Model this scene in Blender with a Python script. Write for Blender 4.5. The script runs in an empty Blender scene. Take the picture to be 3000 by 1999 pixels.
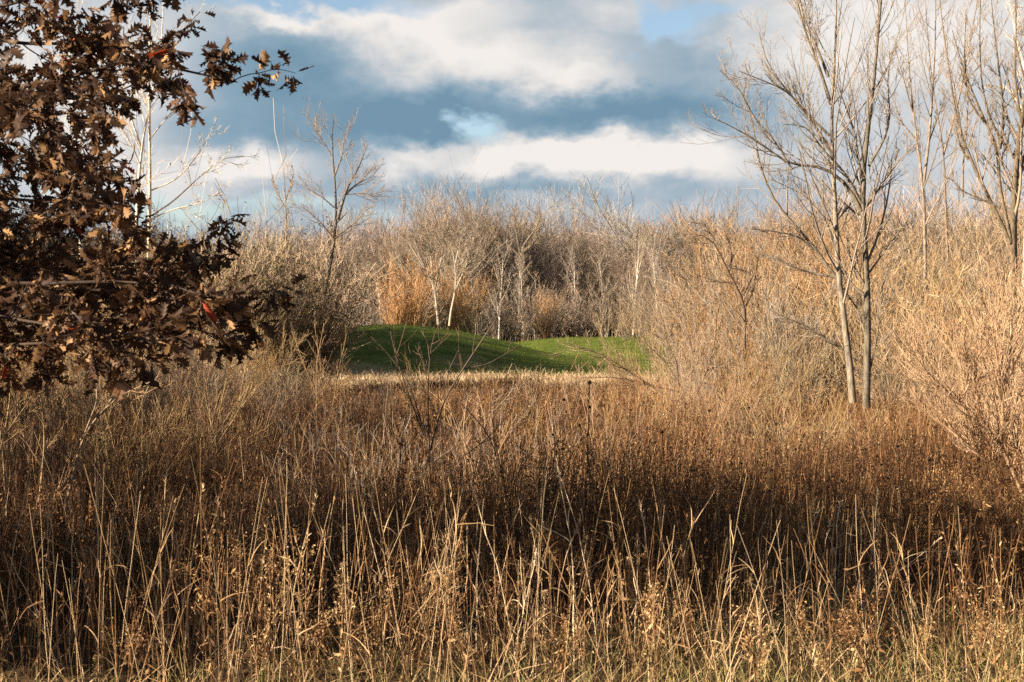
import bpy, math
import numpy as np
from math import radians as R_

C = bpy.context.scene.collection
scene = bpy.context.scene

# ------------------------------------------------------------------ camera, sky, sun, exposure
F = 4167.0                      # focal length in photograph pixels (50 mm on a 36 mm sensor)
EYE = 1.7
cam_d = bpy.data.cameras.new('camera')
cam = bpy.data.objects.new('camera', cam_d); C.objects.link(cam)
cam.location = (0, 0, EYE); cam.rotation_euler = (R_(90), 0, 0)
cam_d.lens = 50; cam_d.sensor_width = 36; cam_d.clip_start = 0.1; cam_d.clip_end = 6000
cam_d.dof.use_dof = True; cam_d.dof.focus_distance = 14.0; cam_d.dof.aperture_fstop = 7.1
scene.camera = cam
scene.view_settings.view_transform = 'Standard'; scene.view_settings.look = 'None'
scene.view_settings.gamma = 1; scene.view_settings.use_curve_mapping = False
scene.view_settings.exposure = 1.52
scene.cycles.use_denoising = False
scene.cycles.max_bounces = 5; scene.cycles.diffuse_bounces = 3; scene.cycles.transmission_bounces = 3
scene.cycles.sample_clamp_indirect = 4

TOSUN = np.array([-0.93, -0.37, 0.0]); TOSUN /= np.linalg.norm(TOSUN)
SUN_EL = R_(20.5)
TOSUN = np.array([TOSUN[0]*math.cos(SUN_EL), TOSUN[1]*math.cos(SUN_EL), math.sin(SUN_EL)])
SKY = 0.05

def px(u, v, D):
    return np.array([(u-1500)/F*D, D, EYE-(v-999.5)/F*D])

class NT:
    def __init__(s, tree): s.t = tree; s.n = tree.nodes; s.l = tree.links
    def new(s, typ, **kw):
        nd = s.n.new(typ)
        for k, v in kw.items(): setattr(nd, k, v)
        return nd
    def put(s, a, sock):
        if isinstance(a, (int, float)): sock.default_value = a
        elif isinstance(a, (tuple, list)): sock.default_value = a
        else: s.l.new(a, sock)
    def m(s, op, a, b=None, c=None, clamp=False):
        nd = s.new('ShaderNodeMath', operation=op, use_clamp=clamp)
        s.put(a, nd.inputs[0])
        if b is not None: s.put(b, nd.inputs[1])
        if c is not None: s.put(c, nd.inputs[2])
        return nd.outputs[0]
    def noise(s, vec, scale, detail=4, rough=0.55, dim='3D'):
        nd = s.new('ShaderNodeTexNoise', noise_dimensions=dim)
        s.put(vec, nd.inputs['Vector']); nd.inputs['Scale'].default_value = scale
        nd.inputs['Detail'].default_value = detail; nd.inputs['Roughness'].default_value = rough
        return nd
    def ramp(s, fac, stops, interp='LINEAR'):
        nd = s.new('ShaderNodeValToRGB'); cr = nd.color_ramp; cr.interpolation = interp
        while len(cr.elements) < len(stops): cr.elements.new(0.5)
        for e, (p, c) in zip(cr.elements, stops): e.position = p; e.color = tuple(c)+((1,) if len(c) == 3 else ())
        s.put(fac, nd.inputs[0]); return nd.outputs[0]
    def mix(s, fac, a, b, mode='MIX'):
        nd = s.new('ShaderNodeMix', data_type='RGBA', blend_type=mode)
        s.put(fac, nd.inputs[0]); s.put(a, nd.inputs[6]); s.put(b, nd.inputs[7]); return nd.outputs[2]

def build_world():
    w = bpy.data.worlds.new('World'); scene.world = w; w.use_nodes = True
    t = NT(w.node_tree); t.n.clear()
    out = t.new('ShaderNodeOutputWorld'); bg = t.new('ShaderNodeBackground'); bg.inputs[1].default_value = SKY
    sky = t.new('ShaderNodeTexSky', sky_type='NISHITA', sun_disc=False)
    sky.sun_elevation = SUN_EL; sky.sun_rotation = math.atan2(TOSUN[0], TOSUN[1])
    sky.air_density = 1.0; sky.dust_density = 0.6; sky.ozone_density = 1.2
    g = t.new('ShaderNodeTexCoord').outputs['Generated']
    nrm = t.new('ShaderNodeVectorMath', operation='NORMALIZE'); t.l.new(g, nrm.inputs[0]); d = nrm.outputs[0]
    sx = t.new('ShaderNodeSeparateXYZ'); t.l.new(d, sx.inputs[0]); X, Y, Z = sx.outputs
    DEG = 180/math.pi
    az = t.m('MULTIPLY', t.m('ARCTAN2', X, Y), DEG)
    el = t.m('MULTIPLY', t.m('ARCSINE', Z), DEG)
    # billows: noise stretched along the horizon pushes the cloud masses about
    st = t.new('ShaderNodeMapping'); t.l.new(d, st.inputs[0]); st.inputs['Scale'].default_value = (1, 1, 1.7)
    n1 = t.noise(st.outputs[0], 9, 3, 0.5); n2 = t.noise(st.outputs[0], 30, 7, 0.58); n3 = t.noise(st.outputs[0], 5, 5, 0.6)
    s1 = t.new('ShaderNodeSeparateColor'); t.l.new(n1.outputs['Color'], s1.inputs[0])
    s2 = t.new('ShaderNodeSeparateColor'); t.l.new(n2.outputs['Color'], s2.inputs[0])
    def warp(base, a, b, A, B):
        return t.m('ADD', base, t.m('ADD', t.m('MULTIPLY', t.m('SUBTRACT', a, 0.5), A), t.m('MULTIPLY', t.m('SUBTRACT', b, 0.5), B)))
    waz = warp(az, s1.outputs[0], s2.outputs[0], 4.5, 3.2)
    wel = warp(el, s1.outputs[1], s2.outputs[1], 1.8, 2.2)
    def blobs(lst):
        acc = None
        for (u, v, ru, rv, amp) in lst:
            a0 = math.degrees(math.atan((u-1500)/F)); e0 = math.degrees(math.atan((999.5-v)/math.hypot(F, u-1500)))
            ra = math.degrees(ru/F); re = math.degrees(rv/F)
            dx = t.m('DIVIDE', t.m('SUBTRACT', waz, a0), ra); dy = t.m('DIVIDE', t.m('SUBTRACT', wel, e0), re)
            q = t.m('ADD', t.m('MULTIPLY', dx, dx), t.m('MULTIPLY', dy, dy))
            gss = t.m('MULTIPLY', t.m('POWER', 2.71828, t.m('MULTIPLY', q, -1.0)), amp)
            acc = gss if acc is None else t.m('ADD', acc, gss)
        return acc
    bright = blobs([(1230, 110, 220, 70, .42), (1450, 185, 250, 75, .46), (1730, 225, 170, 45, .36), (1050, 60, 150, 45, .36), (800, 65, 110, 30, .6), (1300, 30, 200, 40, .3),
                    (1690, 430, 230, 62, .75), (1960, 455, 240, 50, .7), (1450, 470, 170, 45, .55), (1180, 455, 110, 38, .45), (720, 500, 170, 50, .6),
                    (2450, 150, 420, 170, .40), (2800, 60, 400, 160, .3), (2900, 480, 500, 160, .25), (250, 280, 300, 260, .45), (420, 560, 250, 60, .3), (1800, 60, 120, 50, .2),
                    (780, 240, 230, 110, -.36), (1000, 330, 330, 90, -.34), (1230, 370, 180, 60, -.42), (1650, 335, 420, 50, -.38), (2080, 330, 280, 110, -.32),
                    (1500, 560, 700, 34, -.22), (900, 420, 300, 40, -.2), (2050, 130, 160, 90, -.15), (1750, 300, 250, 50, -.2), (600, 400, 200, 50, -.25), (800, 160, 160, 60, -.22), (2000, 190, 200, 90, -.12), (1600, 90, 250, 60, -.08)])
    gaps = blobs([(800, 0, 400, 48, 1.5), (1940, 75, 130, 62, 1.45), (1400, 385, 95, 38, 1.15), (560, 640, 260, 40, .55), (1000, 620, 500, 30, .5), (2100, 10, 120, 25, .8), (250, 610, 300, 90, .45)])
    b = t.m('ADD', t.m('ADD', 0.50, bright), t.m('MULTIPLY', t.m('SUBTRACT', n2.outputs['Fac'], 0.5), 0.42))
    b = t.m('ADD', b, t.m('MULTIPLY', t.m('SUBTRACT', n3.outputs['Fac'], 0.5), 0.45))
    k = 0.375/SKY
    cl = t.ramp(b, [(0.0, (.165, .285, .385)), (.28, (.255, .37, .465)), (.50, (.40, .475, .54)), (.64, (.55, .58, .61)), (.82, (.70, .69, .68)), (1.0, (.84, .80, .765))])
    cl = t.mix(1.0, cl, (k, k, k, 1), 'MULTIPLY')
    over = t.ramp(t.m('ADD', n3.outputs['Fac'], t.m('MULTIPLY', t.m('SUBTRACT', n2.outputs['Fac'], 0.5), 0.3)), [(.50, (0, 0, 0)), (.66, (1, 1, 1))])
    high = t.m('MULTIPLY_ADD', el, 1/14, -1.2, clamp=True)        # unseen sky overhead is cleared of cloud to weaken fill light
    cover = t.m('SUBTRACT', 1.0, t.ramp(t.m('ADD', gaps, t.m('MULTIPLY', t.m('SUBTRACT', n2.outputs['Fac'], 0.5), 1.3)), [(.3, (0, 0, 0)), (1.1, (1, 1, 1))]))
    side = t.m('MULTIPLY_ADD', t.m('ABSOLUTE', az), 1/25, -1.4, clamp=True)
    high = t.m('MAXIMUM', high, side)
    cover = t.m('MULTIPLY', cover, t.m('SUBTRACT', 1.0, t.m('MULTIPLY', high, t.m('SUBTRACT', 1.0, over))))
    blue = t.mix(1.0, sky.outputs[0], t.mix(high, (1.3, 1.26, 1.22, 1), (.5, .5, .5, 1)), 'MULTIPLY')  # sky outside the view is dimmed to deepen the shade
    fin = t.mix(cover, blue, cl)
    t.l.new(fin, bg.inputs[0]); t.l.new(bg.outputs[0], out.inputs[0])
build_world()

sun_d = bpy.data.lights.new('sun', 'SUN'); sun_d.energy = 5.0; sun_d.angle = R_(0.5); sun_d.color = (1.0, 0.84, 0.62)
sun = bpy.data.objects.new('sun', sun_d); C.objects.link(sun); sun.location = (-60, -40, 40)
from mathutils import Vector
sun.rotation_euler = Vector(-TOSUN).to_track_quat('-Z', 'Y').to_euler()

# ------------------------------------------------------------------ helpers: meshes
def nz(a): return a/np.maximum(np.linalg.norm(a, axis=-1, keepdims=True), 1e-9)

class Geo:
    """collects quads with one tint value per vertex; build() links them as ONE mesh object"""
    def __init__(s): s.v = []; s.q = []; s.t = []; s.n = 0
    def add(s, v, q, tint):
        v = np.asarray(v, np.float32).reshape(-1, 3); q = np.asarray(q, np.int32).reshape(-1, 4)
        tint = np.broadcast_to(np.asarray(tint, np.float32), (len(v),))
        s.v.append(v); s.q.append(q+s.n); s.t.append(tint); s.n += len(v)
    def tubes(s, P, Rr, S=3, tint=0.5, rng=None):
        """N strands of K points; S sides, S=1 a flat ribbon"""
        P = np.asarray(P, float); Rr = np.asarray(Rr, float)
        if P.ndim == 2: P = P[None]; Rr = Rr[None]
        N, K, _ = P.shape
        T = np.empty_like(P); T[:, 1:-1] = P[:, 2:]-P[:, :-2]; T[:, 0] = P[:, 1]-P[:, 0]; T[:, -1] = P[:, -1]-P[:, -2]; T = nz(T)
        rng = rng or np.random.default_rng(N)
        ref = nz(rng.normal(size=(N, 1, 3))*np.array([1, 1, .35]))
        A = nz(np.cross(T, ref)); B = np.cross(T, A)
        tint = np.asarray(tint, float)
        tv = np.broadcast_to(tint.reshape(-1, 1) if tint.ndim <= 1 else tint, (N, K))
        if S == 1:
            V = np.stack([P-A*Rr[..., None], P+A*Rr[..., None]], 2)
            S2 = 2; j = np.array([0]); jn = np.array([1])
        else:
            an = np.arange(S)*2*np.pi/S
            V = P[:, :, None]+Rr[..., None, None]*(np.cos(an)[:, None]*A[:, :, None]+np.sin(an)[:, None]*B[:, :, None])
            S2 = S; j = np.arange(S); jn = (j+1) % S
        base = (np.arange(N)*K*S2)[:, None, None]+(np.arange(K-1)*S2)[None, :, None]
        Q = np.stack([base+j, base+jn, base+S2+jn, base+S2+j], -1)
        s.add(V, Q, np.repeat(tv.reshape(-1), S2))
    def cards(s, Pc, A, B, tint):
        """bent leaf bits: centre, half-length vector, half-width vector; two quads folded on the midrib"""
        N = len(Pc); nrm = np.cross(A, B); nrm = nz(nrm)*np.linalg.norm(B, axis=-1, keepdims=True)*.5
        V = np.stack([Pc-A, Pc-A*.1+B+nrm, Pc+A, Pc-A*.1-B+nrm], 1)
        Q = (np.arange(N)*4)[:, None]+np.arange(4)
        s.add(V, Q, np.repeat(np.broadcast_to(tint, (N,)), 4))
    def arrays(s): return np.concatenate(s.v), np.concatenate(s.q), np.concatenate(s.t)
    def build(s, name, mat, parent=None, smooth=True):
        v, q, tint = s.arrays()
        me = bpy.data.meshes.new(name)
        me.vertices.add(len(v)); me.vertices.foreach_set('co', v.ravel())
        me.loops.add(q.size); me.loops.foreach_set('vertex_index', q.ravel())
        me.polygons.add(len(q)); me.polygons.foreach_set('loop_start', np.arange(0, q.size, 4, dtype=np.int32))
        a = me.attributes.new('tint', 'FLOAT', 'POINT'); a.data.foreach_set('value', np.ascontiguousarray(tint))
        me.update(calc_edges=True)
        if smooth: me.shade_smooth()
        me.materials.append(mat)
        o = bpy.data.objects.new(name, me); C.objects.link(o); o.parent = parent
        return o

def tag(o, label=None, cat=None, group=None, kind=None):
    if label: o['label'] = label
    if cat: o['category'] = cat
    if group: o['group'] = group
    if kind: o['kind'] = kind
    return o

def thing(name, label, cat, loc=(0, 0, 0), group=None, rz=0.0):
    o = bpy.data.objects.new(name, None); C.objects.link(o); o.location = loc; o.rotation_euler = (0, 0, rz)
    o.empty_display_size = .3
    return tag(o, label, cat, group)

def dup(root, loc, rz=0.0, sc=(1, 1, 1), label=None, group=None, tilt=(0, 0)):
    r = root.copy(); C.objects.link(r); r.location = loc; r.rotation_euler = (tilt[0], tilt[1], rz); r.scale = sc
    if label: r['label'] = label
    if group: r['group'] = group
    for ch in list(root.children):
        c = ch.copy(); C.objects.link(c); c.parent = r
        for gch in ch.children:
            d = gch.copy(); C.objects.link(d); d.parent = c
    return r

def interp(P, t):
    """P (N,K,3|1), t (N,M) in 0..1"""
    K = P.shape[1]; s = np.clip(t, 0, .9999)*(K-1); i = s.astype(int); f = (s-i)[..., None]
    n = np.arange(P.shape[0])[:, None]
    return P[n, i]*(1-f)+P[n, i+1]*f, nz(P[n, i+1]-P[n, i]) if P.shape[2] == 3 else None

def lengths(P): return np.linalg.norm(np.diff(P, axis=1), axis=2).sum(1)

def strands(start, d, L, K, up, wig, rng, r0, r1):
    """curved strands: start (N,3), direction (N,3), length (N,)"""
    N = len(start); P = np.empty((N, K, 3)); P[:, 0] = start; d = nz(d); step = (L/(K-1))[:, None]
    upv = np.array([0, 0, 1.0])
    for k in range(1, K):
        d = nz(d+upv*np.reshape(up, (-1, 1))/(K-1)+wig*rng.normal(size=(N, 3)))
        P[:, k] = P[:, k-1]+d*step
    f = np.linspace(0, 1, K)[None]
    return P, np.reshape(r0, (-1, 1))*(1-f)+np.reshape(r1, (-1, 1))*f

def grow(P, Rr, n, rng, t0=.2, t1=1., ang=40, asd=10, lr=.5, lsd=.25, K=4, up=.3, wig=.1, rr=.6, rt=.3, rmin=.002, fall=.5, ref=None):
    """n side shoots on every strand; fall shortens the ones nearer the tip"""
    N = len(P)
    t = t0+(t1-t0)*(np.arange(n)[None]+rng.uniform(0, 1, (N, n)))/n
    S, T = interp(P, t); r, _ = interp(Rr[..., None], t); r = r[..., 0]
    L = (lengths(P) if ref is None else np.broadcast_to(ref, (N,)))[:, None]*lr*(1-fall*t)*np.exp(rng.normal(0, lsd, (N, n)))
    S = S.reshape(-1, 3); T = T.reshape(-1, 3); L = L.ravel(); r = r.ravel()
    a = np.radians(rng.normal(ang, asd, len(S)))[:, None]
    side = nz(np.cross(T, nz(rng.normal(size=(len(S), 3)))))
    d = np.cos(a)*T+np.sin(a)*side
    r0 = np.maximum(r*rr, rmin)
    return strands(S, d, L, K, up, wig, rng, r0, np.maximum(r0*rt, rmin*.8))

# ------------------------------------------------------------------ materials
def base_mat(name):
    m = bpy.data.materials.new(name); m.use_nodes = True; t = NT(m.node_tree); t.n.clear()
    return m, t, t.new('ShaderNodeOutputMaterial')

def strand_mat(name, stops, trans=0.0, vary=0.15, rough=.75, bark=0.0, bscale=14):
    """colour from the strand's own tint; a little hue change from plant to plant"""
    m, t, out = base_mat(name)
    at = t.new('ShaderNodeAttribute', attribute_name='tint')
    col = t.ramp(at.outputs['Fac'], stops)
    oi = t.new('ShaderNodeObjectInfo')
    val = t.m('MULTIPLY_ADD', oi.outputs['Random'], vary*2, 1-vary)
    if bark:
        co = t.new('ShaderNodeTexCoord').outputs['Object']
        mp = t.new('ShaderNodeMapping'); t.l.new(co, mp.inputs[0]); mp.inputs['Scale'].default_value = (1, 1, .35)
        nz_ = t.noise(mp.outputs[0], bscale, 6, .65)
        val = t.m('MULTIPLY', val, t.m('MULTIPLY_ADD', t.m('MULTIPLY_ADD', nz_.outputs['Fac'], 3.2, -1.1, clamp=True), 2*bark, 1-bark))
    hs = t.new('ShaderNodeHueSaturation'); t.l.new(col, hs.inputs['Color']); t.l.new(val, hs.inputs['Value'])
    if vary:
        w1 = t.m('FRACT', t.m('MULTIPLY', oi.outputs['Random'], 7.31)); w2 = t.m('FRACT', t.m('MULTIPLY', oi.outputs['Random'], 23.7))
        hv = min(1, vary/.16); t.l.new(t.m('MULTIPLY_ADD', w1, .024*hv, .5-.011*hv), hs.inputs['Hue']); t.l.new(t.m('MULTIPLY_ADD', w2, .45*hv, 1-.22*hv), hs.inputs['Saturation'])
    df = t.new('ShaderNodeBsdfPrincipled'); t.l.new(hs.outputs[0], df.inputs['Base Color']); df.inputs['Roughness'].default_value = rough
    df.inputs['Specular IOR Level'].default_value = .25
    if bark:
        bp = t.new('ShaderNodeBump'); bp.inputs['Strength'].default_value = .6; bp.inputs['Distance'].default_value = .02
        t.l.new(nz_.outputs['Fac'], bp.inputs['Height']); t.l.new(bp.outputs[0], df.inputs['Normal'])
    sh = df.outputs[0]
    if trans:
        tr = t.new('ShaderNodeBsdfTranslucent'); t.l.new(hs.outputs[0], tr.inputs[0])
        mx = t.new('ShaderNodeMixShader'); mx.inputs[0].default_value = trans
        t.l.new(sh, mx.inputs[1]); t.l.new(tr.outputs[0], mx.inputs[2]); sh = mx.outputs[0]
    t.l.new(sh, out.inputs[0])
    return m

M = {}
M['meadow'] = strand_mat('meadow stems', [(0, (.035, .018, .010)), (.35, (.135, .062, .028)), (.65, (.29, .148, .062)), (.85, (.45, .28, .135)), (1, (.60, .43, .24))], trans=.12, vary=0)
M['straw'] = strand_mat('straw', [(0, (.30, .175, .09)), (.5, (.55, .39, .235)), (1, (.76, .61, .42))], trans=.1, vary=.12)
M['short'] = strand_mat('short grass', [(0, (.12, .15, .035)), (.3, (.25, .25, .07)), (.55, (.42, .32, .14)), (1, (.62, .48, .27))], trans=.25, vary=0)
M['lawn'] = strand_mat('lawn blades', [(0, (.06, .095, .014)), (.7, (.135, .17, .028)), (1, (.26, .24, .07))], trans=.25, vary=0)
M['bark'] = strand_mat('grey brown bark', [(0, (.08, .062, .047)), (.5, (.22, .174, .133)), (1, (.41, .335, .262))], bark=.6, vary=.12, bscale=22)
M['pale_bark'] = strand_mat('pale bark', [(0, (.40, .33, .26)), (.5, (.60, .52, .43)), (1, (.74, .68, .60))], bark=.22, vary=.08)
M['dark_bark'] = strand_mat('dark bark', [(0, (.05, .035, .028)), (.5, (.11, .075, .055)), (1, (.22, .15, .10))], bark=.4, vary=.1)
M['twig'] = strand_mat('tan twigs', [(0, (.16, .105, .062)), (.5, (.32, .22, .128)), (1, (.50, .37, .23))], vary=.2)
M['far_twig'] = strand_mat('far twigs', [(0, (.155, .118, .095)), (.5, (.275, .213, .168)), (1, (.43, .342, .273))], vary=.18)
M['rust_twig'] = strand_mat('rusty twigs', [(0, (.15, .08, .04)), (.5, (.32, .185, .095)), (1, (.47, .30, .17))], vary=.15)
M['red_twig'] = strand_mat('reddish twigs', [(0, (.21, .115, .062)), (.5, (.41, .27, .165)), (1, (.62, .46, .31))], vary=.03)
M['orange_twig'] = strand_mat('orange twigs', [(0, (.33, .165, .075)), (.5, (.50, .285, .135)), (1, (.60, .39, .22))], vary=.02)
M['olive'] = strand_mat('olive leaves', [(0, (.042, .038, .017)), (.5, (.10, .082, .037)), (1, (.20, .155, .075))], trans=.15, vary=.12)
M['oak_leaf'] = strand_mat('oak leaves', [(0, (.042, .022, .016)), (.3, (.098, .052, .031)), (.6, (.24, .132, .066)), (.93, (.54, .325, .155)), (1, (.42, .06, .02))], trans=.30, vary=0, rough=.55)
M['seed'] = strand_mat('dark seed heads', [(0, (.022, .014, .010)), (.6, (.06, .036, .022)), (1, (.14, .085, .05))], vary=.1)
M['umbel'] = strand_mat('dried umbels', [(0, (.22, .13, .065)), (.5, (.42, .28, .15)), (1, (.60, .44, .27))], trans=.1, vary=.1)

def ground_mat():
    m, t, out = base_mat('ground')
    ge = t.new('ShaderNodeNewGeometry').outputs['Position']
    sx = t.new('ShaderNodeSeparateXYZ'); t.l.new(ge, sx.inputs[0]); X, Y, Z = sx.outputs
    n1 = t.noise(ge, .25, 5, .6); n2 = t.noise(ge, 3.0, 6, .65); n3 = t.noise(ge, 18, 4, .6)
    soil = t.ramp(n2.outputs['Fac'], [(.3, (.05, .032, .02)), (.55, (.11, .07, .04)), (.75, (.22, .15, .08))])
    tan = t.ramp(n2.outputs['Fac'], [(.28, (.22, .135, .07)), (.5, (.40, .27, .145)), (.72, (.55, .41, .24))])
    st = t.new('ShaderNodeMapping'); t.l.new(ge, st.inputs[0]); st.inputs['Scale'].default_value = (.55, 1.4, 1)
    n4 = t.noise(st.outputs[0], .8, 6, .65)
    green = t.ramp(n4.outputs['Fac'], [(.3, (.06, .090, .014)), (.46, (.11, .148, .024)), (.62, (.18, .20, .04)), (.78, (.30, .25, .09))])
    green = t.mix(t.m('MULTIPLY', n3.outputs['Fac'], .35), green, (.03, .07, .008, 1))
    wob = t.m('MULTIPLY', t.m('SUBTRACT', n1.outputs['Fac'], .5), 24)
    wob2 = t.m('MULTIPLY', t.m('SUBTRACT', n2.outputs['Fac'], .5), 7)
    yy = t.m('ADD', t.m('ADD', Y, wob), wob2)
    f1 = t.m('MULTIPLY_ADD', t.m('SUBTRACT', yy, 29), 1/4, 0, clamp=True)
    # the mown green starts nearer on the left than on the right
    yg = t.m('ADD', yy, t.m('MULTIPLY', X, .15))
    f2 = t.m('MULTIPLY_ADD', t.m('SUBTRACT', yg, 69), 1/7, 0, clamp=True)
    f3 = t.m('MULTIPLY_ADD', t.m('SUBTRACT', t.m('ADD', Y, wob2), 112), 1/6, 0, clamp=True)
    col = t.mix(f1, soil, tan); col = t.mix(f2, col, green); col = t.mix(f3, col, soil)
    df = t.new('ShaderNodeBsdfPrincipled'); t.l.new(col, df.inputs['Base Color']); df.inputs['Roughness'].default_value = .95
    df.inputs['Specular IOR Level'].default_value = .1
    bp = t.new('ShaderNodeBump'); bp.inputs['Strength'].default_value = .8; bp.inputs['Distance'].default_value = .12
    t.l.new(t.m('ADD', n2.outputs['Fac'], t.m('MULTIPLY', n3.outputs['Fac'], .6)), bp.inputs['Height']); t.l.new(bp.outputs[0], df.inputs['Normal'])
    t.l.new(df.outputs[0], out.inputs[0]); return m
M['ground'] = ground_mat()

# ------------------------------------------------------------------ ground with the two mounds
def sstep(a, b, x): q = np.clip((x-a)/(b-a), 0, 1); return q*q*(3-2*q)
def hgt(x, y):
    x = np.asarray(x, float); y = np.asarray(y, float)
    h = .95*sstep(74, 104, y)
    h = h+2.4*np.exp(-np.abs((x+7.2)/7.9)**2.6-np.abs((y-84-.22*(x+7))/7.0)**2.2)
    h = h+1.15*np.exp(-np.abs((x-10)/11)**2.6-np.abs((y-107)/9)**2)
    h = h+.8*np.exp(-np.abs((x-26)/9)**2.6-np.abs((y-100)/9)**2)
    h = h+.12*np.sin(x*.42+1)*np.sin(y*.31+x*.1)*sstep(72, 80, y)*sstep(130, 110, y)
    h = h+.05*np.sin(x*.9+y*.13)*np.cos(y*.7-x*.21)*sstep(3, 12, y)
    return h
def build_ground():
    ys = np.concatenate([[-2500, -600, -150, -40], np.arange(-12, 40, .5), np.arange(40, 120, .35), np.arange(120, 220, 4), [260, 400, 800, 3000]])
    xs = np.concatenate([[-3000, -800, -250, -110], np.arange(-70, -30, 2.), np.arange(-30, 30, .4), np.arange(30, 72, 2.), [110, 250, 800, 3000]])
    gx, gy = np.meshgrid(xs, ys); V = np.stack([gx, gy, hgt(gx, gy)], -1)
    ny, nx = gx.shape; i = np.arange(ny-1)[:, None]*nx+np.arange(nx-1)[None]
    g = Geo(); g.add(V, np.stack([i, i+1, i+nx+1, i+nx], -1), .5)
    tag(g.build('ground', M['ground']), kind='structure')
build_ground()

def on(x, y): return (float(x), float(y), float(hgt(x, y)))
def at(u, D): return on((u-1500)/F*D, D)

# ------------------------------------------------------------------ plant makers
def tree_geo(seed, h=14, r=.17, clear=.35, nb=14, ang=45, lr=.55, up=.35, n2=9, n3=7, n4=0, rtw=.012, stems=1, lean=.06, S=5, wig=.035, tw=.5, tb=(.35, .7), fall=.62, dome=False):
    """a bare tree: trunk Geo (trunk and limbs), crown Geo (branches and twigs)"""
    rng = np.random.default_rng(seed); tr = Geo(); cr = Geo()
    a = rng.uniform(0, 6.28, stems); sp = lean if stems == 1 else .22
    d = np.stack([np.cos(a)*sp, np.sin(a)*sp, np.ones(stems)], 1)
    P, Rr = strands(np.zeros((stems, 3))+np.array([0, 0, -.1]), d, h*(.72 if dome else 1)*rng.uniform(.85, 1., stems), 9, .25, wig*.6, rng, r, r*.1)
    Rr[:, 0] *= 1.35
    tr.tubes(P, Rr, S+1, rng.uniform(*tb, stems), rng)
    P1, R1 = grow(P, Rr, nb, rng, clear, .97, ang, 9, lr, .2, 6, up, wig, .55, .25, rtw*1.2, fall=fall)
    tr.tubes(P1, R1, S-1, rng.uniform(*tb, len(P1)), rng)
    P2, R2 = grow(P1, R1, n2, rng, .2, 1., 38, 11, tw, .3, 4, up*.8, wig*1.4, .6, .4, rtw, fall=.5)
    cr.tubes(P2, R2, 3, rng.uniform(.2, .8, len(P2)), rng)
    P3, R3 = grow(P2, R2, n3, rng, .15, 1., 36, 12, .55, .3, 3, up*.6, wig*1.6, .7, .5, rtw*.75, fall=.4)
    cr.tubes(P3, R3, 1 if rtw > .008 else 3, rng.uniform(.2, 1., len(P3)), rng)
    if n4:
        P4, R4 = grow(P3, R3, n4, rng, .15, 1., 36, 12, .6, .3, 3, .2, wig*1.6, .8, .6, rtw*.6, fall=.4)
        cr.tubes(P4, R4, 1, rng.uniform(.2, 1., len(P4)), rng)
    return tr, cr

def shrub_geo(seed, h=3.5, stems=22, spread=.5, base=.5, n2=9, n3=7, rs=.018, rtw=.006, up=.25, wig=.09, S3=1, ang=34):
    rng = np.random.default_rng(seed); st = Geo(); tw = Geo()
    a = rng.uniform(0, 6.28, stems); q = np.sqrt(rng.uniform(0, 1, stems))
    s = np.stack([np.cos(a)*q*base, np.sin(a)*q*base, np.full(stems, -.05)], 1)
    d = np.stack([np.cos(a)*q*spread+rng.normal(0, .12, stems), np.sin(a)*q*spread+rng.normal(0, .12, stems), np.ones(stems)], 1)
    P, Rr = strands(s, d, h*rng.uniform(.55, 1.08, stems), 7, up*.4, wig*.7, rng, rs*rng.uniform(.6, 1.2, stems), rtw)
    st.tubes(P, Rr, 4, rng.uniform(.2, .8, stems), rng)
    P2, R2 = grow(P, Rr, n2, rng, .15, .98, ang, 12, .42, .3, 5, up, wig, .65, .5, rtw, fall=.55)
    tw.tubes(P2, R2, 3, rng.uniform(.2, .9, len(P2)), rng)
    P3, R3 = grow(P2, R2, n3, rng, .15, 1., 34, 12, .5, .3, 3, up, wig*1.3, .7, .6, rtw*.75, fall=.4)
    tw.tubes(P3, R3, S3, rng.uniform(.1, 1., len(P3)), rng)
    return st, tw

HIDE = []; HT = {}
def proto(name, cat, geos, mats, parts):
    """first of its kind; copied, then dropped"""
    t = thing(name, 'proto', cat); 
    for g, m_, p in zip(geos, mats, parts): g.build(p, m_, t)
    HT[t.name] = float(np.percentile(geos[1].arrays()[0][:, 2], 99.6))
    HIDE.append(t); return t

rg = np.random.default_rng(7)

# ------------------------------------------------------------------ the far wood
far = [proto('bare_tree', 'tree', tree_geo(100+i, h=15, r=.17+.03*(i % 3), clear=[.52, .62, .48, .66, .55, .6][i], nb=[16, 14, 18, 13, 16, 15][i], ang=[36, 42, 50, 30, 44, 38][i], lr=[.62, .6, .66, .5, .6, .56][i], up=.8, fall=.22, dome=True, n2=10, n3=8, rtw=.011, stems=[1, 1, 2, 1, 3, 1][i], tb=[(.75, 1.), (.35, .7), (.8, 1.), (.85, 1.), (.2, .5), (.6, 1.)][i]),
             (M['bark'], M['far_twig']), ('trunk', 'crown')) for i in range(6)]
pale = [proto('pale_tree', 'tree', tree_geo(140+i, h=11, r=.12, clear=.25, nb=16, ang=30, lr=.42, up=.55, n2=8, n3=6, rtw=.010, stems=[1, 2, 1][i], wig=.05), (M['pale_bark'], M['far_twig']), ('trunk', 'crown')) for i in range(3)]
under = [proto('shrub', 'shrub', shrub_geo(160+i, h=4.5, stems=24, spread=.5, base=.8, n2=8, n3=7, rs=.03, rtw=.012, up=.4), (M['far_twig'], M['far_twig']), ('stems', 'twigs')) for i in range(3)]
willow = [proto('willow_shrub', 'shrub', shrub_geo(170+i, h=6.5, stems=34, spread=.22, base=.6, n2=12, n3=9, rs=.03, rtw=.011, up=.7, ang=24), (M['orange_twig'], M['orange_twig']), ('stems', 'twigs')) for i in range(2)]

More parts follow.
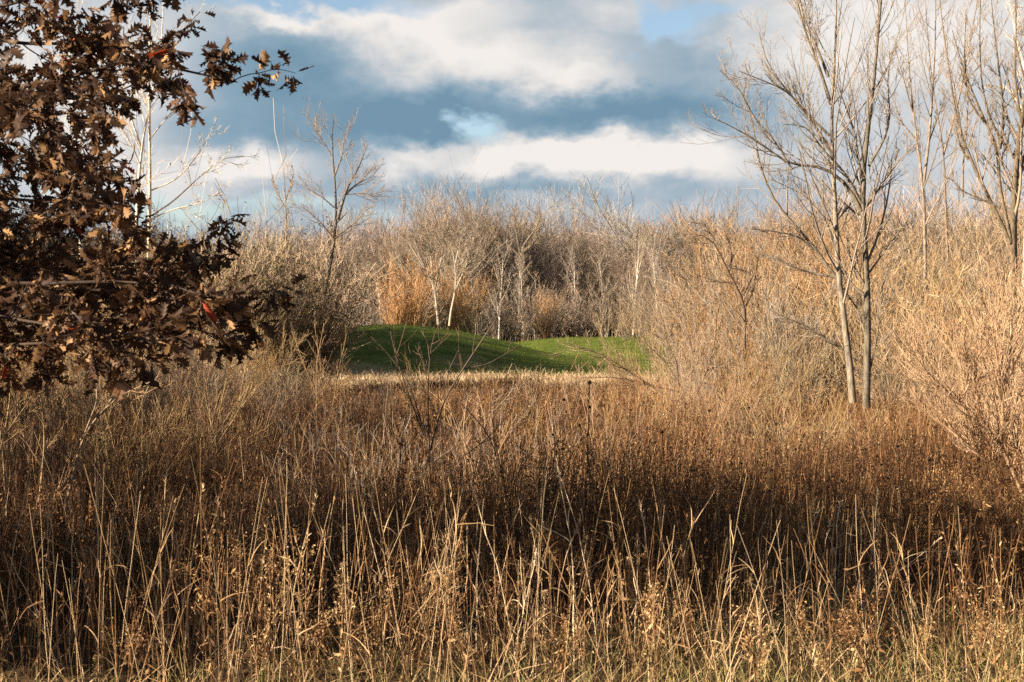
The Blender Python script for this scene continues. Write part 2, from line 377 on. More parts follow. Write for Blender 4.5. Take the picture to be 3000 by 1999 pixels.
prof = np.array([(-400, 610), (0, 640), (480, 655), (640, 640), (720, 618), (860, 602), (1000, 612), (1090, 622), (1140, 600), (1220, 566), (1320, 552), (1430, 540), (1500, 572), (1620, 570), (1720, 575), (1790, 598), (1820, 600), (1880, 580), (2000, 585), (2100, 580), (2400, 560), (3400, 560)])
def top_z(u, D): return EYE+(999.5-np.interp(u, prof[:, 0], prof[:, 1]))/F*D

def segment(u):
    if u < 950: return 'beyond the left thicket'
    if u < 1420: return 'behind the left green mound'
    if u < 1700: return 'behind the dip between the two mounds'
    if u < 2000: return 'behind the right green mound'
    return 'beyond the right-hand brush'

for row, (D, sp, f0) in enumerate([(122, 170, .78), (132, 140, .86), (143, 120, .95)]):
    u = -150+rg.uniform(0, sp)
    while u < 3200:
        DD = D+rg.uniform(-4, 4); p = far[rg.integers(6)]; x = (u-1500)/F*DD
        H = (top_z(u, DD)-hgt(x, DD))*f0*rg.uniform(.88, 1.0)/HT[p.name]
        w = H*rg.uniform(.85, 1.15)
        dup(p, on(x, DD), rg.uniform(0, 6.28), (w, w, H), 'tall bare grey-brown woodland tree '+segment(u), 'bare woodland trees '+segment(u))
        u += sp*rg.uniform(.7, 1.3)
# deeper rows read as one mass
def wood_mass():
    gt = Geo(); gc = Geo()
    lows = [tree_geo(200+i, h=15, r=.2, clear=.52, nb=13, ang=40, lr=.6, up=.75, fall=.22, dome=True, n2=10, n3=8, rtw=.016, S=4, tb=(.2, .9)) for i in range(4)]
    sh = [tuple(g_.arrays() for g_ in shrub_geo(210+i, h=6, stems=30, spread=.45, base=1.6, n2=8, n3=6, rs=.05, rtw=.022, up=.5, wig=.05)) for i in range(2)]
    lows = [(a.arrays(), b.arrays(), np.percentile(b.arrays()[0][:, 2], 99.6)) for a, b in lows]
    for D, sp in [(154, 95), (166, 90), (180, 85)]:
        u = -350
        while u < 3350:
            DD = D+rg.uniform(-5, 5); x = (u-1500)/F*DD; z = float(hgt(x, DD))
            tr, cr, h0 = lows[rg.integers(4)]
            H = (top_z(u, DD)-z)*rg.uniform(.78, .97)/h0; w = H*rg.uniform(.9, 1.2); a = rg.uniform(0, 6.28)
            A = np.array([[np.cos(a)*w, -np.sin(a)*w, 0], [np.sin(a)*w, np.cos(a)*w, 0], [0, 0, H]])
            for g, (v, q, t_) in ((gt, tr), (gc, cr)): g.add(v@A.T+np.array([x, DD, z]), q, t_)
            u += sp*rg.uniform(.7, 1.3)
    for D, sp in [(148, 80), (160, 75), (172, 70), (186, 70)]:
        u = -350
        while u < 3350:
            DD = D+rg.uniform(-4, 4); x = (u-1500)/F*DD; z = float(hgt(x, DD)); w = rg.uniform(.8, 1.9); a = rg.uniform(0, 6.28)
            A = np.array([[np.cos(a)*w, -np.sin(a)*w, 0], [np.sin(a)*w, np.cos(a)*w, 0], [0, 0, w]]); tr, cr = sh[rg.integers(2)]
            for g, (v, q, t_) in ((gt, tr), (gc, cr)): g.add(v@A.T+np.array([x, DD, z]), q, t_*.35)  # shrub tint darkened to paint in the dark gaps between trunks
            u += sp*rg.uniform(.7, 1.3)
    o = gt.build('woodland', M['bark']); tag(o, 'deep mass of bare grey-brown trees closing the view behind the mounds', 'woodland', kind='stuff')
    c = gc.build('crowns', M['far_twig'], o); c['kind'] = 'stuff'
wood_mass()

# single trees that stand out against the wood
def place(p, u, D, vt, wide, h0, label, group=None, rz=None):
    x = (u-1500)/F*D; H = (EYE+(999.5-vt)/F*D-float(hgt(x, D)))/HT[p.name]; w = H*wide
    return dup(p, on(x, D), rg.uniform(0, 6.28) if rz is None else rz, (w, w, H), label, group)
dome = proto('bare_tree', 'tree', tree_geo(181, h=13, r=.24, clear=.42, nb=24, ang=58, lr=.72, up=.6, fall=.15, dome=True, n2=12, n3=10, rtw=.014), (M['bark'], M['far_twig']), ('trunk', 'crown'))
place(dome, 1885, 128, 532, 1.15, 13.2, 'bare tree with a round dome crown rising above the wood behind the right mound')
place(dome, 2010, 134, 560, 1.0, 13.2, 'lower round-crowned bare tree beside the tall dome-crowned one')
for u, D, vt, w, lab in [(1225, 122, 562, .95, 'broad bare tree with a rounded crown above the orange willow'), (1345, 120, 548, .9, 'tall round-crowned bare tree right behind the white forked trees'), (1450, 124, 532, .95, 'tallest round-crowned bare tree left of the dip between the mounds'), (1575, 122, 562, 1.0, 'round-crowned bare tree above the dip between the mounds'), (1690, 126, 566, .95, 'round-crowned bare tree above the left end of the right mound'), (1085, 126, 610, 1.0, 'low round-crowned bare tree left of the orange willow'), (960, 124, 612, 1.0, 'round-crowned bare tree just right of the leaning tree'), (770, 126, 606, 1.0, 'round-crowned bare tree left of the leaning tree')]:
    place(dome, u, D, vt, w, 13.2, lab)
place(far[2], 1300, 118, 556, 1.15, 14.2, 'wide-crowned bare tree standing highest above the left mound')
place(far[4], 1425, 126, 540, 1.0, 14.2, 'tallest bare tree of the wood, just right of the left mound crest')
for u, D, vt, i, lab in [(1775, 108, 705, 0, 'slim white-stemmed tree rising from the crest of the right mound'), (1855, 114, 640, 2, 'thin pale tree with a kinked stem right of the white-stemmed one'), (1930, 112, 660, 0, 'thin pale tree next to the right-hand brush'),
                         (1965, 118, 690, 1, 'pale double-stemmed tree at the edge of the right-hand brush'), (1460, 112, 700, 2, 'slim pale tree above the right end of the left mound'), (1528, 114, 730, 0, 'slim pale tree above the dip between the mounds'),
                         (1120, 110, 760, 2, 'thin pale leaning tree at the left foot of the orange willow'), (1395, 118, 650, 0, 'tall thin pale tree between the white forked tree and the dip'), (1052, 112, 810, 0, 'small pale sapling left of the orange willow'), (1690, 120, 700, 2, 'pale sapling left of the white-stemmed tree on the right mound')]:
    place(pale[i], u, D, vt, .95, 10.5, lab)
for u, D, vt, i, lab in [(1180, 108, 752, 0, 'tall orange-twigged willow shrub behind the crest of the left mound'), (1345, 110, 790, 1, 'second orange-twigged willow shrub behind the white forked trunks'),
                         (1600, 114, 850, 0, 'dull orange willow shrub behind the dip between the mounds')]:
    place(willow[i], u, D-3, vt, 1.1, 6.6, lab)
u = 900
while u < 2300:
    D = rg.uniform(106, 118); x = (u-1500)/F*D
    s = rg.uniform(.6, 1.1)
    dup(under[rg.integers(3)], on(x, D), rg.uniform(0, 6.28), (s*1.15, s*1.15, s), 'low brown shrub at the foot of the wood '+segment(u), 'low shrubs '+segment(u))
    u += rg.uniform(40, 75)

# white forked tree, traced limb by limb
def traced(name, label, cat, D, trunks, rs, mats, seed, twig=(6, 6, 5), rtw=.012, lr=(.35, .5, .55), up=.4, jit=.0, S=6, ang=38, rz_=None, group=None, ref=None, t0=.35, parts=('trunk', 'crown'), tints=None):
    """limbs given as photograph points at one distance; each limb leaves the plane by its own depth drift"""
    rng = np.random.default_rng(seed); g1 = Geo(); g2 = Geo(); PP = []; RR = []
    b = px(trunks[0][0][0], trunks[0][0][1], D); b[2] = float(hgt(b[0], D)); base = b.copy(); drift = {}
    for i, (pts, r) in enumerate(zip(trunks, rs)):
        P = np.array([px(u, v, D) for u, v in pts])-base
        # resample with a smooth spline
        s = np.r_[0, np.cumsum(np.linalg.norm(np.diff(P, axis=0), axis=1))]; q = np.linspace(0, s[-1], 12)
        P = np.stack([np.interp(q, s, P[:, k]) for k in range(3)], 1)
        P[1:-1] = .25*P[:-2]+.5*P[1:-1]+.25*P[2:]
        # start depth: nearest earlier limb
        y0 = 0.0
        if i:
            al = np.concatenate(PP); k = np.argmin(np.linalg.norm((al-P[0])[:, [0, 2]], axis=1)); y0 = al[k, 1]
        P[:, 1] += y0+np.linspace(0, 1, 12)**1.2*s[-1]*rng.normal(0, jit)
        PP.append(P); RR.append(np.linspace(r, max(r*(.18 if i else .12), rtw*1.2), 12))
    for i, (P, r) in enumerate(zip(PP, RR)): g1.tubes(P, r, S, tints[i] if tints and i < len(tints) else rng.uniform(.35, .65), rng)
    P = np.stack(PP); Rr = np.stack(RR)
    P1, R1 = grow(P, Rr, twig[0], rng, t0, .98, ang, 10, lr[0], .3, 6, up, .06, .5, .3, rtw, fall=.5, ref=ref)
    g2.tubes(P1, R1, 4, rng.uniform(.2, .8, len(P1)), rng)
    P2, R2 = grow(P1, R1, twig[1], rng, .15, 1, 36, 10, lr[1], .3, 4, up, .08, .6, .5, rtw*.75, fall=.5)
    g2.tubes(P2, R2, 3, rng.uniform(.2, .9, len(P2)), rng)
    if twig[2]:
        P3, R3 = grow(P2, R2, twig[2], rng, .2, 1, 36, 10, lr[2], .3, 3, up*.8, .08, .7, .6, rtw*.55, fall=.4)
        g2.tubes(P3, R3, 1 if rtw > .006 else 3, rng.uniform(.2, 1, len(P3)), rng)
    t = thing(name, label, cat, tuple(base), group)
    g1.build(parts[0], mats[0], t); g2.build(parts[1], mats[1], t)
    return t
def z3(pts, ox, oy, s): return [(ox+a*s, oy+b*s) for a, b in pts]
q3 = lambda p: z3(p, 1050, 500, .4464)
traced('forked_tree', 'white-barked forked tree leaning left behind the crest of the left mound', 'tree', 104,
       [q3([(525, 1010), (515, 900), (500, 770), (470, 690), (420, 620), (360, 520), (300, 430)]), q3([(500, 790), (520, 680), (550, 560), (560, 450), (590, 330)]), q3([(490, 740), (480, 600), (460, 480), (450, 380)]), q3([(440, 640), (400, 560), (380, 480), (340, 400)]), q3([(545, 590), (600, 500), (640, 420)])],
       [.115, .075, .07, .055, .05], (M['pale_bark'], M['far_twig']), 31, (12, 8, 6), .013, (.3, .5, .5), .5, .12, tints=(.15, .1, .1, .05, .05))
traced('forked_tree', 'white-barked tree with two bent stems right of the leaning forked one', 'tree', 103,
       [q3([(598, 1020), (605, 930), (635, 800), (640, 700), (625, 560), (600, 470)]), q3([(635, 790), (690, 660), (730, 560), (760, 430)]), q3([(632, 620), (660, 500), (680, 400)])],
       [.10, .07, .055], (M['pale_bark'], M['far_twig']), 32, (12, 8, 6), .012, (.3, .5, .5), .5, .12, tints=(.1, .05, .05))
traced('bare_tree', 'dark-limbed tree with a broad forked crown at the centre of the wood', 'tree', 116,
       [q3([(1062, 1000), (1060, 800), (1062, 600), (1060, 540)]), q3([(1060, 560), (1000, 500), (930, 470), (880, 400)]), q3([(1062, 560), (1090, 480), (1150, 400), (1200, 300)]), q3([(1060, 540), (1040, 420), (1020, 300)]), q3([(1065, 540), (1110, 520), (1180, 430)])],
       [.2, .13, .14, .12, .1], (M['bark'], M['far_twig']), 33, (12, 8, 7), .013, (.35, .5, .5), .5, .15, t0=.45)

thick = [proto('thicket_shrub', 'shrub', shrub_geo(300+i, h=7.6, stems=21, spread=.5, base=1.2, n2=10, n3=7, rs=.048, rtw=.0105, up=.38, wig=.085, ang=40), (M['bark'], [M['twig'], M['bark'], M['far_twig'], M['twig'], M['rust_twig']][i]), ('stems', 'twigs')) for i in range(5)]
brush = [proto('brush_shrub', 'shrub', shrub_geo(320+i, h=3.6, stems=34, spread=.62, base=.55, n2=8, n3=5, rs=.022, rtw=.0068, up=.35, wig=.08, ang=36), (M['bark'], [M['twig'], M['rust_twig'], M['twig'], M['far_twig']][i]), ('stems', 'twigs')) for i in range(4)]
for u, D, vt, lab in [(1905, 92, 830, 'tan upright shrub on the right mound beside the pale saplings'), (1985, 88, 780, 'taller tan shrub right of the pale saplings'), (2050, 92, 740, 'tan shrub on the far side of the right mound'), (2110, 86, 690, 'tall tan shrub at the end of the right mound'), (1830, 104, 870, 'low tan shrub behind the right mound crest'), (2180, 90, 640, 'tan shrub beyond the end of the right mound')]:
    place(thick[rg.integers(5)], u, D, vt, .8, 7.6, lab)
for D, u0, u1, sp, vt in [(84, -500, 240, 80, 640), (76, -500, 430, 85, 665), (66, -300, 560, 100, 700), (54, 300, 600, 90, 740)]:
    u = u0
    while u < u1:
        DD = D+rg.uniform(-3, 3); p = thick[rg.integers(5)]; H = (EYE+(999.5-vt)/F*DD)*rg.uniform(.85, 1.05)/HT[p.name]
        lab = 'tall tan bare shrub of the thicket behind the oak leaves'
        dup(p, at(u, DD), rg.uniform(0, 6.28), (H, H, H), lab, 'left thicket shrubs')
        u += sp*rg.uniform(.7, 1.3)
zl = lambda p: z3(p, 0, 0, .7653)
W = (M['pale_bark'], M['pale_bark'])
traced('white_barked_tree', 'tall white-barked tree right of the oak crown with long sweeping side branches', 'tree', 52,
       [zl([(570, 1250), (580, 970), (595, 830), (605, 680), (612, 540), (618, 420), (625, 300), (640, 150), (660, 0), (690, -120)]), zl([(600, 830), (680, 780), (760, 700), (860, 610), (960, 605)]), zl([(605, 740), (700, 700), (780, 610), (850, 480)]), zl([(612, 560), (680, 470), (760, 390)]), zl([(590, 850), (680, 810), (800, 790), (900, 740)]), zl([(618, 440), (560, 330), (520, 220)]), zl([(600, 800), (560, 720), (500, 640)])],
       [.085, .035, .03, .03, .028, .03, .025], W, 41, (10, 6, 5), .007, (.22, .5, .55), .25, .2)
traced('white_barked_tree', 'white-barked tree partly hidden behind the oak leaves, left of the tallest one', 'tree', 50,
       [zl([(515, 1250), (520, 700), (530, 560), (550, 430), (590, 280), (610, 100), (605, -100)]), zl([(530, 560), (490, 430), (470, 300), (440, 150)]), zl([(545, 460), (520, 380), (500, 300)])],
       [.08, .04, .03], W, 42, (9, 6, 5), .007, (.22, .5, .55), .3, .2)
traced('white_barked_tree', 'white-barked twin-stemmed tree seen through the middle of the oak crown', 'tree', 50,
       [zl([(315, 1250), (300, 760), (285, 600), (270, 420), (250, 200), (240, -60)]), zl([(312, 760), (290, 560), (330, 350), (350, 100)])],
       [.085, .06], W, 43, (10, 6, 5), .007, (.22, .5, .55), .3, .2)
z2 = lambda p: z3(p, 650, 250, .606)
traced('leaning_tree', 'slender bare tree leaning out of the dark bush left of the mound', 'tree', 44,
       [z2([(455, 1300), (480, 1060), (510, 900), (530, 740), (545, 640), (530, 560), (525, 400), (510, 320), (495, 200), (510, 100)]), z2([(545, 640), (575, 530), (600, 460), (640, 400), (690, 270)]), z2([(528, 580), (470, 530), (400, 490), (370, 480)]), z2([(580, 520), (640, 460), (720, 420)]), z2([(590, 515), (650, 508), (700, 512)]), z2([(512, 330), (450, 220), (390, 140)]), z2([(522, 420), (560, 320), (575, 200)]), z2([(530, 740), (470, 660), (380, 580)]), z2([(535, 730), (620, 690), (680, 640)])],
       [.085, .055, .025, .025, .02, .025, .03, .025, .02], (M['bark'], M['far_twig']), 44, (10, 5, 4), .0055, (.3, .5, .5), .5, .15, t0=.25, tints=(.08, .25), ref=3.3)
traced('slender_tree', 'thin bare sapling left of the leaning tree above the thicket', 'tree', 60,
       [z2([(310, 1000), (315, 700), (312, 560), (305, 400)]), z2([(313, 600), (270, 520), (250, 450)]), z2([(312, 560), (340, 480), (350, 420)])],
       [.06, .03, .03], (M['bark'], M['twig']), 45, (9, 6, 4), .008, (.25, .5, .5), .6, .15, t0=.3)

def leafy_bush(seed, h, w, n, tintlo, tinthi, leaf=.045):
    """twiggy bush with small leaves through its volume"""
    st, tw = shrub_geo(seed, h=h, stems=26, spread=w/h*.9, base=w*.22, n2=13, n3=9, rs=.022, rtw=.006, up=.3, wig=.08)
    rng = np.random.default_rng(seed+1); v, _, _ = tw.arrays(); lf = Geo()
    p = v[rng.integers(0, len(v), n)]+rng.normal(0, .05, (n, 3))
    A = nz(rng.normal(size=(n, 3)))*rng.uniform(.6, 1.3, (n, 1))*leaf; B = nz(np.cross(A, rng.normal(size=(n, 3))))*leaf*.45
    lf.cards(p, A, B, rng.uniform(tintlo, tinthi, n))
    return st, tw, lf
db = [proto('dark_bush', 'bush', leafy_bush(350+i, 3.6, 2.2, 6500, 0, .8, .045), (M['dark_bark'], M['dark_bark'], M['olive']), ('stems', 'twigs', 'foliage')) for i in range(2)]
ob = [proto('olive_bush', 'bush', leafy_bush(360+i, 3.6, 2.6, 2200, .3, 1, .04), (M['bark'], M['twig'], M['olive']), ('stems', 'twigs', 'foliage')) for i in range(2)]
for p, u, D, vt, wd, lab in [(db[0], 900, 43, 760, .8, 'dense dark olive bush at the foot of the leaning tree'), (db[1], 800, 41, 730, .85, 'dark olive bush left of the leaning tree'), (ob[0], 670, 44, 620, 1.2, 'tan and olive bush right of the oak leaf tip'), (ob[1], 560, 40, 680, 1.0, 'thin olive bush behind the lower oak bough'),
                             (ob[1], 830, 48, 640, 1.1, 'brown-olive bush behind the dark bushes'), (ob[0], 730, 36, 900, .9, 'low olive bush in front of the dark bushes'), (ob[1], 420, 42, 760, 1.1, 'olive bush behind the lowest oak leaves'), (ob[0], 430, 71, 640, 1.2, 'tall olive-brown bush added for shade behind the white-barked trees'), (ob[1], 520, 72, 650, 1.2, 'tall olive-brown bush added for shade right of the white-barked trees'), (db[1], 470, 69, 700, 1.1, 'dark bush added for shade low behind the white-barked trees')]:
    place(p, u, D, vt, wd, 3.5, lab)  # the three farthest bushes are added to shade the mound

for i, (u, D, vt) in enumerate([(-60, 72, 610), (40, 75, 600), (120, 69.5, 625), (190, 73.5, 620), (250, 70.5, 655), (310, 75, 640)]):  # bushes added behind the oak to shade the front of the mound
    place(db[i % 2], u, D, vt, 1.0, 3.5, 'tall dark shade bush added behind the oak crown, '+['cut by the left edge', 'next to the left edge', 'third from the left', 'left of the twin white stems', 'right of the twin white stems', 'lowest and rightmost of its row'][i])
for i in range(16):  # unseen trees added at left to throw streaky shade on the mound
    y = rg.uniform(64, 79); p = far[rg.integers(6)]; H = rg.uniform(13, 17)/HT[p.name]
    dup(p, on(-.36*y-rg.uniform(3, 11), y), rg.uniform(0, 6.28), (H, H, H), 'bare tree added out of view at left to shade the mound', 'shade trees added left of the mounds')
u = -120
while u < 960:
    D = rg.uniform(23, 34); k = [1, 0, 1, 2][rg.integers(4)]
    place(brush[k], u, D, rg.uniform(985, 1075) if u > 700 else rg.uniform(930, 1060), .9, 3.5, 'low twig shrub at the meadow back '+('under the oak' if u < 480 else 'between the oak and the green mound'), 'low twig shrubs at the back of the meadow '+('under the oak' if u < 480 else 'left of the mound'))
    u += rg.uniform(50, 90)
# ------------------------------------------------------------------ right-hand brush and trees
rprof = np.array([(1650, 990), (1800, 900), (1950, 800), (2050, 700), (2150, 610), (2300, 535), (2500, 505), (3300, 470)])
for D, u0, u1, sp, f0 in [(64, 2080, 3300, 80, 1.0), (54, 2170, 3300, 90, .96), (46, 2260, 3300, 120, .88), (38, 2380, 3300, 160, .8)]:
    u = u0
    while u < u1:
        DD = D+rg.uniform(-3, 3); p = thick[rg.integers(5)]; H = (EYE+(999.5-np.interp(u, rprof[:, 0], rprof[:, 1]))/F*DD)*f0*rg.uniform(.8, 1.03)/HT[p.name]
        lab = 'tall tan bare brush between the right mound and the twin-trunked tree' if u < 2400 else ('tall tan bare brush behind the twin-trunked tree' if u < 2650 else 'tall tan bare brush at the right edge behind the reddish shrub')
        dup(p, at(u, DD), rg.uniform(0, 6.28), (H*1.05, H*1.05, H), lab, 'right-hand brush')
        u += sp*rg.uniform(.7, 1.3)
for u, D, vt, w, lab in [(1960, 30, 960, .8, 'pale low bare shrub in front of the right mound'), (2070, 27, 900, .75, 'pale tan bare shrub left of the twin-trunked tree, fanning to the left'), (2190, 24, 930, .75, 'dense tan shrub just left of the twin-trunked tree'),
                         (2150, 33, 760, .8, 'tall tan shrub with crooked stems behind the fanning one'), (2270, 30, 760, .8, 'tan shrub behind the left trunk of the twin tree'), (2330, 26, 960, .95, 'low brown shrub at the left foot of the twin-trunked tree'), (2400, 34, 700, 1.0, 'tan bare shrub behind the fork of the twin-trunked tree'),
                         (2620, 25, 900, 1.0, 'low tan shrub at the right foot of the twin-trunked tree'), (2680, 30, 760, 1.05, 'tan bare shrub between the twin-trunked tree and the reddish shrub'), (2800, 27, 800, 1.0, 'tan shrub right of the twin-trunked tree behind the reddish twigs'), (2950, 26, 760, 1.0, 'tan shrub at the right edge behind the reddish twigs'), (1830, 37, 1000, .7, 'small pale shrub at the left tip of the right-hand brush'), (2060, 40, 850, .7, 'tan shrub standing before the pale saplings')]:
    place(brush[rg.integers(4)], u, D, vt, w, 3.5, lab)

z4 = lambda p: z3(p, 1900, 0, .7971)
PT = 20
traced('twin_trunked_tree', 'bare tree with two slim trunks rising from the grass at right', 'tree', PT,
       [z4([(752, 1480), (745, 1400), (722, 1200), (690, 1040), (680, 900), (681, 800), (660, 620), (650, 500), (655, 320), (666, 120), (655, -120)]),
        z4([(800, 1500), (803, 1420), (802, 1250), (796, 1000), (776, 850), (770, 775), (768, 600), (798, 400), (812, 100), (830, -120)]),
        z4([(690, 1030), (640, 965), (575, 870), (500, 800), (440, 720), (400, 600), (375, 420), (330, 300)]),
        z4([(672, 890), (625, 780), (560, 710), (440, 650)]),
        z4([(656, 570), (600, 480), (530, 390), (460, 310), (410, 230), (390, 140)]),
        z4([(650, 510), (560, 430), (500, 360), (430, 330), (310, 290)]),
        z4([(652, 400), (600, 250), (545, 130), (490, -80)]),
        z4([(640, 300), (590, 150), (560, 60), (545, -100)]),
        z4([(766, 780), (715, 680), (610, 610), (510, 630), (430, 560), (350, 510), (230, 450)]),
        z4([(768, 760), (740, 700), (690, 630), (610, 560), (560, 480), (470, 480)]),
        z4([(772, 780), (830, 700), (900, 600), (960, 540)]),
        z4([(770, 690), (740, 480), (700, 370), (680, 300)]),
        z4([(790, 620), (850, 520), (870, 450), (860, 300), (880, 200)]),
        z4([(700, 1025), (600, 1005), (530, 980), (400, 910)]),
        z4([(740, 1300), (640, 1240), (560, 1190), (480, 1160)]),
        z4([(600, 920), (540, 870), (440, 855), (380, 850)]),
        z4([(685, 810), (735, 760), (760, 720)]),
        z4([(797, 1010), (850, 940), (890, 885), (960, 800)]),
        z4([(800, 1250), (760, 1130), (700, 1040)]),
        z4([(806, 1400), (840, 1200), (850, 1020), (900, 930)]),
        z4([(510, 630), (440, 520), (380, 470), (300, 330), (240, 290)])],
       [.054, .056, .026, .020, .025, .02, .026, .024, .03, .024, .024, .024, .022, .02, .022, .016, .016, .016, .02, .014, .014], (M['bark'], M['far_twig']), 51, (15, 6, 3), .0034, (.32, .5, .55), .5, .16, t0=.2, S=8, ang=36, tints=(.5, .2)+(.3,)*19)

z6 = lambda p: z3(p, 2600, 0, .638)
traced('branching_tree', 'many-branched dark-trunked tree at the right edge', 'tree', 30,
       [z6([(575, 1500), (570, 1200), (555, 1130), (560, 1000), (560, 850), (560, 700), (590, 480), (600, 300), (620, 50), (640, -150)]),
        z6([(548, 1120), (500, 1000), (430, 880), (370, 720), (310, 590), (290, 400), (260, 200), (240, 0)]), z6([(550, 1110), (520, 950), (490, 860), (500, 690), (430, 570), (370, 420), (330, 330), (280, 150)]),
        z6([(500, 690), (520, 540), (500, 380), (470, 150), (450, -60)]), z6([(565, 1100), (590, 850), (620, 700), (680, 500), (700, 200)]), z6([(500, 960), (420, 920), (330, 880), (270, 810)]),
        z6([(430, 570), (350, 470), (340, 250), (350, 50)]), z6([(540, 700), (470, 600), (420, 430), (410, 200), (420, -60)]), z6([(575, 560), (540, 400), (530, 150), (500, -80)]), z6([(360, 740), (330, 690), (300, 560)]), z6([(560, 720), (640, 560), (690, 450)])],
       [.10, .045, .045, .034, .038, .027, .027, .03, .03, .02, .027], (M['bark'], M['far_twig']), 52, (14, 7, 4), .0042, (.24, .45, .5), .5, .16, t0=.2, S=7, tints=(.15,)+(.25,)*10)
traced('slender_tree', 'slender forked bare tree between the twin-trunked tree and the right edge', 'tree', 34,
       [z6([(178, 1500), (172, 900), (160, 780), (140, 650), (120, 500), (105, 350), (95, 150), (85, -60)]), z6([(168, 850), (185, 700), (195, 500), (200, 200), (190, -60)]), z6([(135, 640), (70, 560), (20, 400)]), z6([(190, 650), (240, 500), (260, 430)]), z6([(122, 520), (60, 330), (20, 220)])],
       [.055, .04, .024, .02, .02], (M['bark'], M['far_twig']), 53, (14, 7, 4), .0045, (.2, .45, .5), .5, .16, t0=.25)
traced('white_barked_tree', 'pale white-barked tree at the right edge behind the dark-trunked tree', 'tree', 40,
       [z6([(625, 1500), (620, 900), (600, 600), (590, 300), (600, 0), (610, -160)]), z6([(605, 640), (650, 520), (720, 430)]), z6([(600, 560), (520, 420), (420, 410)]), z6([(595, 420), (560, 200), (545, 0)]), z6([(615, 770), (680, 700), (740, 560)])],
       [.1, .05, .035, .045, .05], W, 54, (10, 6, 5), .006, (.2, .45, .5), .4, .16)
traced('slender_tree', 'thin pale sapling just left of the many-branched tree', 'tree', 44,
       [z6([(290, 1500), (285, 900), (290, 650), (250, 420), (240, 200), (235, -60)]), z6([(288, 700), (330, 480), (345, 200), (350, -60)]), z6([(365, 900), (365, 750), (380, 560), (390, 300)])],
       [.05, .035, .035], (M['bark'], M['far_twig']), 55, (14, 7, 5), .0065, (.2, .45, .5), .5, .16)

zk = lambda p: z3(p, 1700, 500, .4464)
traced('crooked_shrub', 'crooked dark-limbed small tree leaning left inside the tan brush', 'tree', 27,
       [zk([(1085, 1300), (1075, 1130), (1080, 900), (1040, 800), (1000, 740), (920, 600), (870, 470), (780, 415), (700, 430)]), zk([(1080, 890), (1135, 780), (1150, 650), (1180, 500)]), zk([(965, 660), (990, 570), (970, 470), (940, 380)]), zk([(1000, 740), (900, 735), (800, 700)]), zk([(1060, 820), (1130, 690), (1080, 660), (980, 640)]), zk([(870, 470), (800, 360), (700, 340)])],
       [.04, .02, .018, .016, .016, .014], (M['dark_bark'], M['twig']), 56, (9, 5, 3), .0055, (.3, .45, .5), .45, .16, t0=.15)
traced('arching_shrub', 'shrub with long dark limbs arching left across the right mound', 'shrub', 22,
       [zk([(560, 1480), (430, 1390), (300, 1310), (200, 1235), (60, 1170), (-80, 1150)]), zk([(640, 1450), (500, 1420), (330, 1370), (150, 1355), (0, 1365)]), zk([(700, 1480), (560, 1250), (440, 1130), (320, 1060)]), zk([(650, 1480), (640, 1250), (560, 1080), (520, 960)]), zk([(720, 1480), (740, 1200), (700, 1000), (640, 860)]), zk([(760, 1480), (860, 1250), (900, 1050), (900, 900)])],
       [.018, .016, .014, .014, .014, .014], (M['dark_bark'], M['twig']), 57, (13, 6, 3), .0042, (.36, .45, .5), .6, .2, t0=.2, parts=('stems', 'twigs'))
# reddish shrub at the right edge, close by
def red_shrub(label, D, trunks, seed, r, twig, group=None):
    return traced('red_twigged_shrub', label, 'shrub', D, trunks, r, (M['red_twig'], M['red_twig']), seed, twig, .0036, (.42, .45, .5), .75, .2, S=5, ang=36, t0=.15, parts=('stems', 'twigs'))
z7 = lambda p: z3(p, 2600, 700, .5102)
red_shrub('large reddish-twigged shrub leaning left at the right edge', 12.5,
          [z7([(820, 1560), (720, 1350), (640, 1180), (540, 1060), (400, 940), (300, 860), (200, 780), (80, 620)]), z7([(640, 1180), (635, 950), (600, 760), (560, 600), (530, 430)]), z7([(640, 1180), (660, 900), (730, 680), (750, 400), (720, 150)]), z7([(820, 1560), (800, 1200), (790, 900), (800, 600), (790, 300)]), z7([(700, 1330), (560, 1280), (440, 1180), (330, 1100), (220, 940)]),
           z7([(540, 1060), (480, 760), (440, 600)]), z7([(400, 930), (480, 760), (520, 640), (560, 480)]), z7([(640, 930), (740, 880), (800, 760)]), z7([(820, 1500), (900, 1200), (940, 900), (930, 500)]), z7([(780, 1400), (760, 1100), (690, 960), (660, 900)])],
          61, [.02, .016, .016, .018, .013, .011, .011, .011, .016, .012], (20, 7, 3))
rs2 = [proto('red_twigged_shrub', 'shrub', shrub_geo(63+i, h=2.7, stems=26, spread=.38, base=.4, n2=9, n3=5, rs=.011, rtw=.0036, up=.55, wig=.06, S3=3, ang=30), (M['red_twig'], M['red_twig']), ('stems', 'twigs')) for i in range(2)]
for u, D, vt, w, i, lab in [(2930, 15, 800, 1.0, 0, 'upright reddish shrub behind the large leaning one at the right edge'), (2830, 17, 900, 1.0, 1, 'reddish shrub in the middle distance left of the large leaning one'), (3080, 13, 780, 1.0, 1, 'reddish shrub cut by the right edge of the view'), (2130, 19, 1040, .9, 0, 'low reddish-brown twig clump left of the twin-trunked tree'), (2010, 21, 1060, .9, 1, 'low rusty twig clump in the grass below the fanning shrub')]:
    place(rs2[i], u, D, vt, w, 2.6, lab)
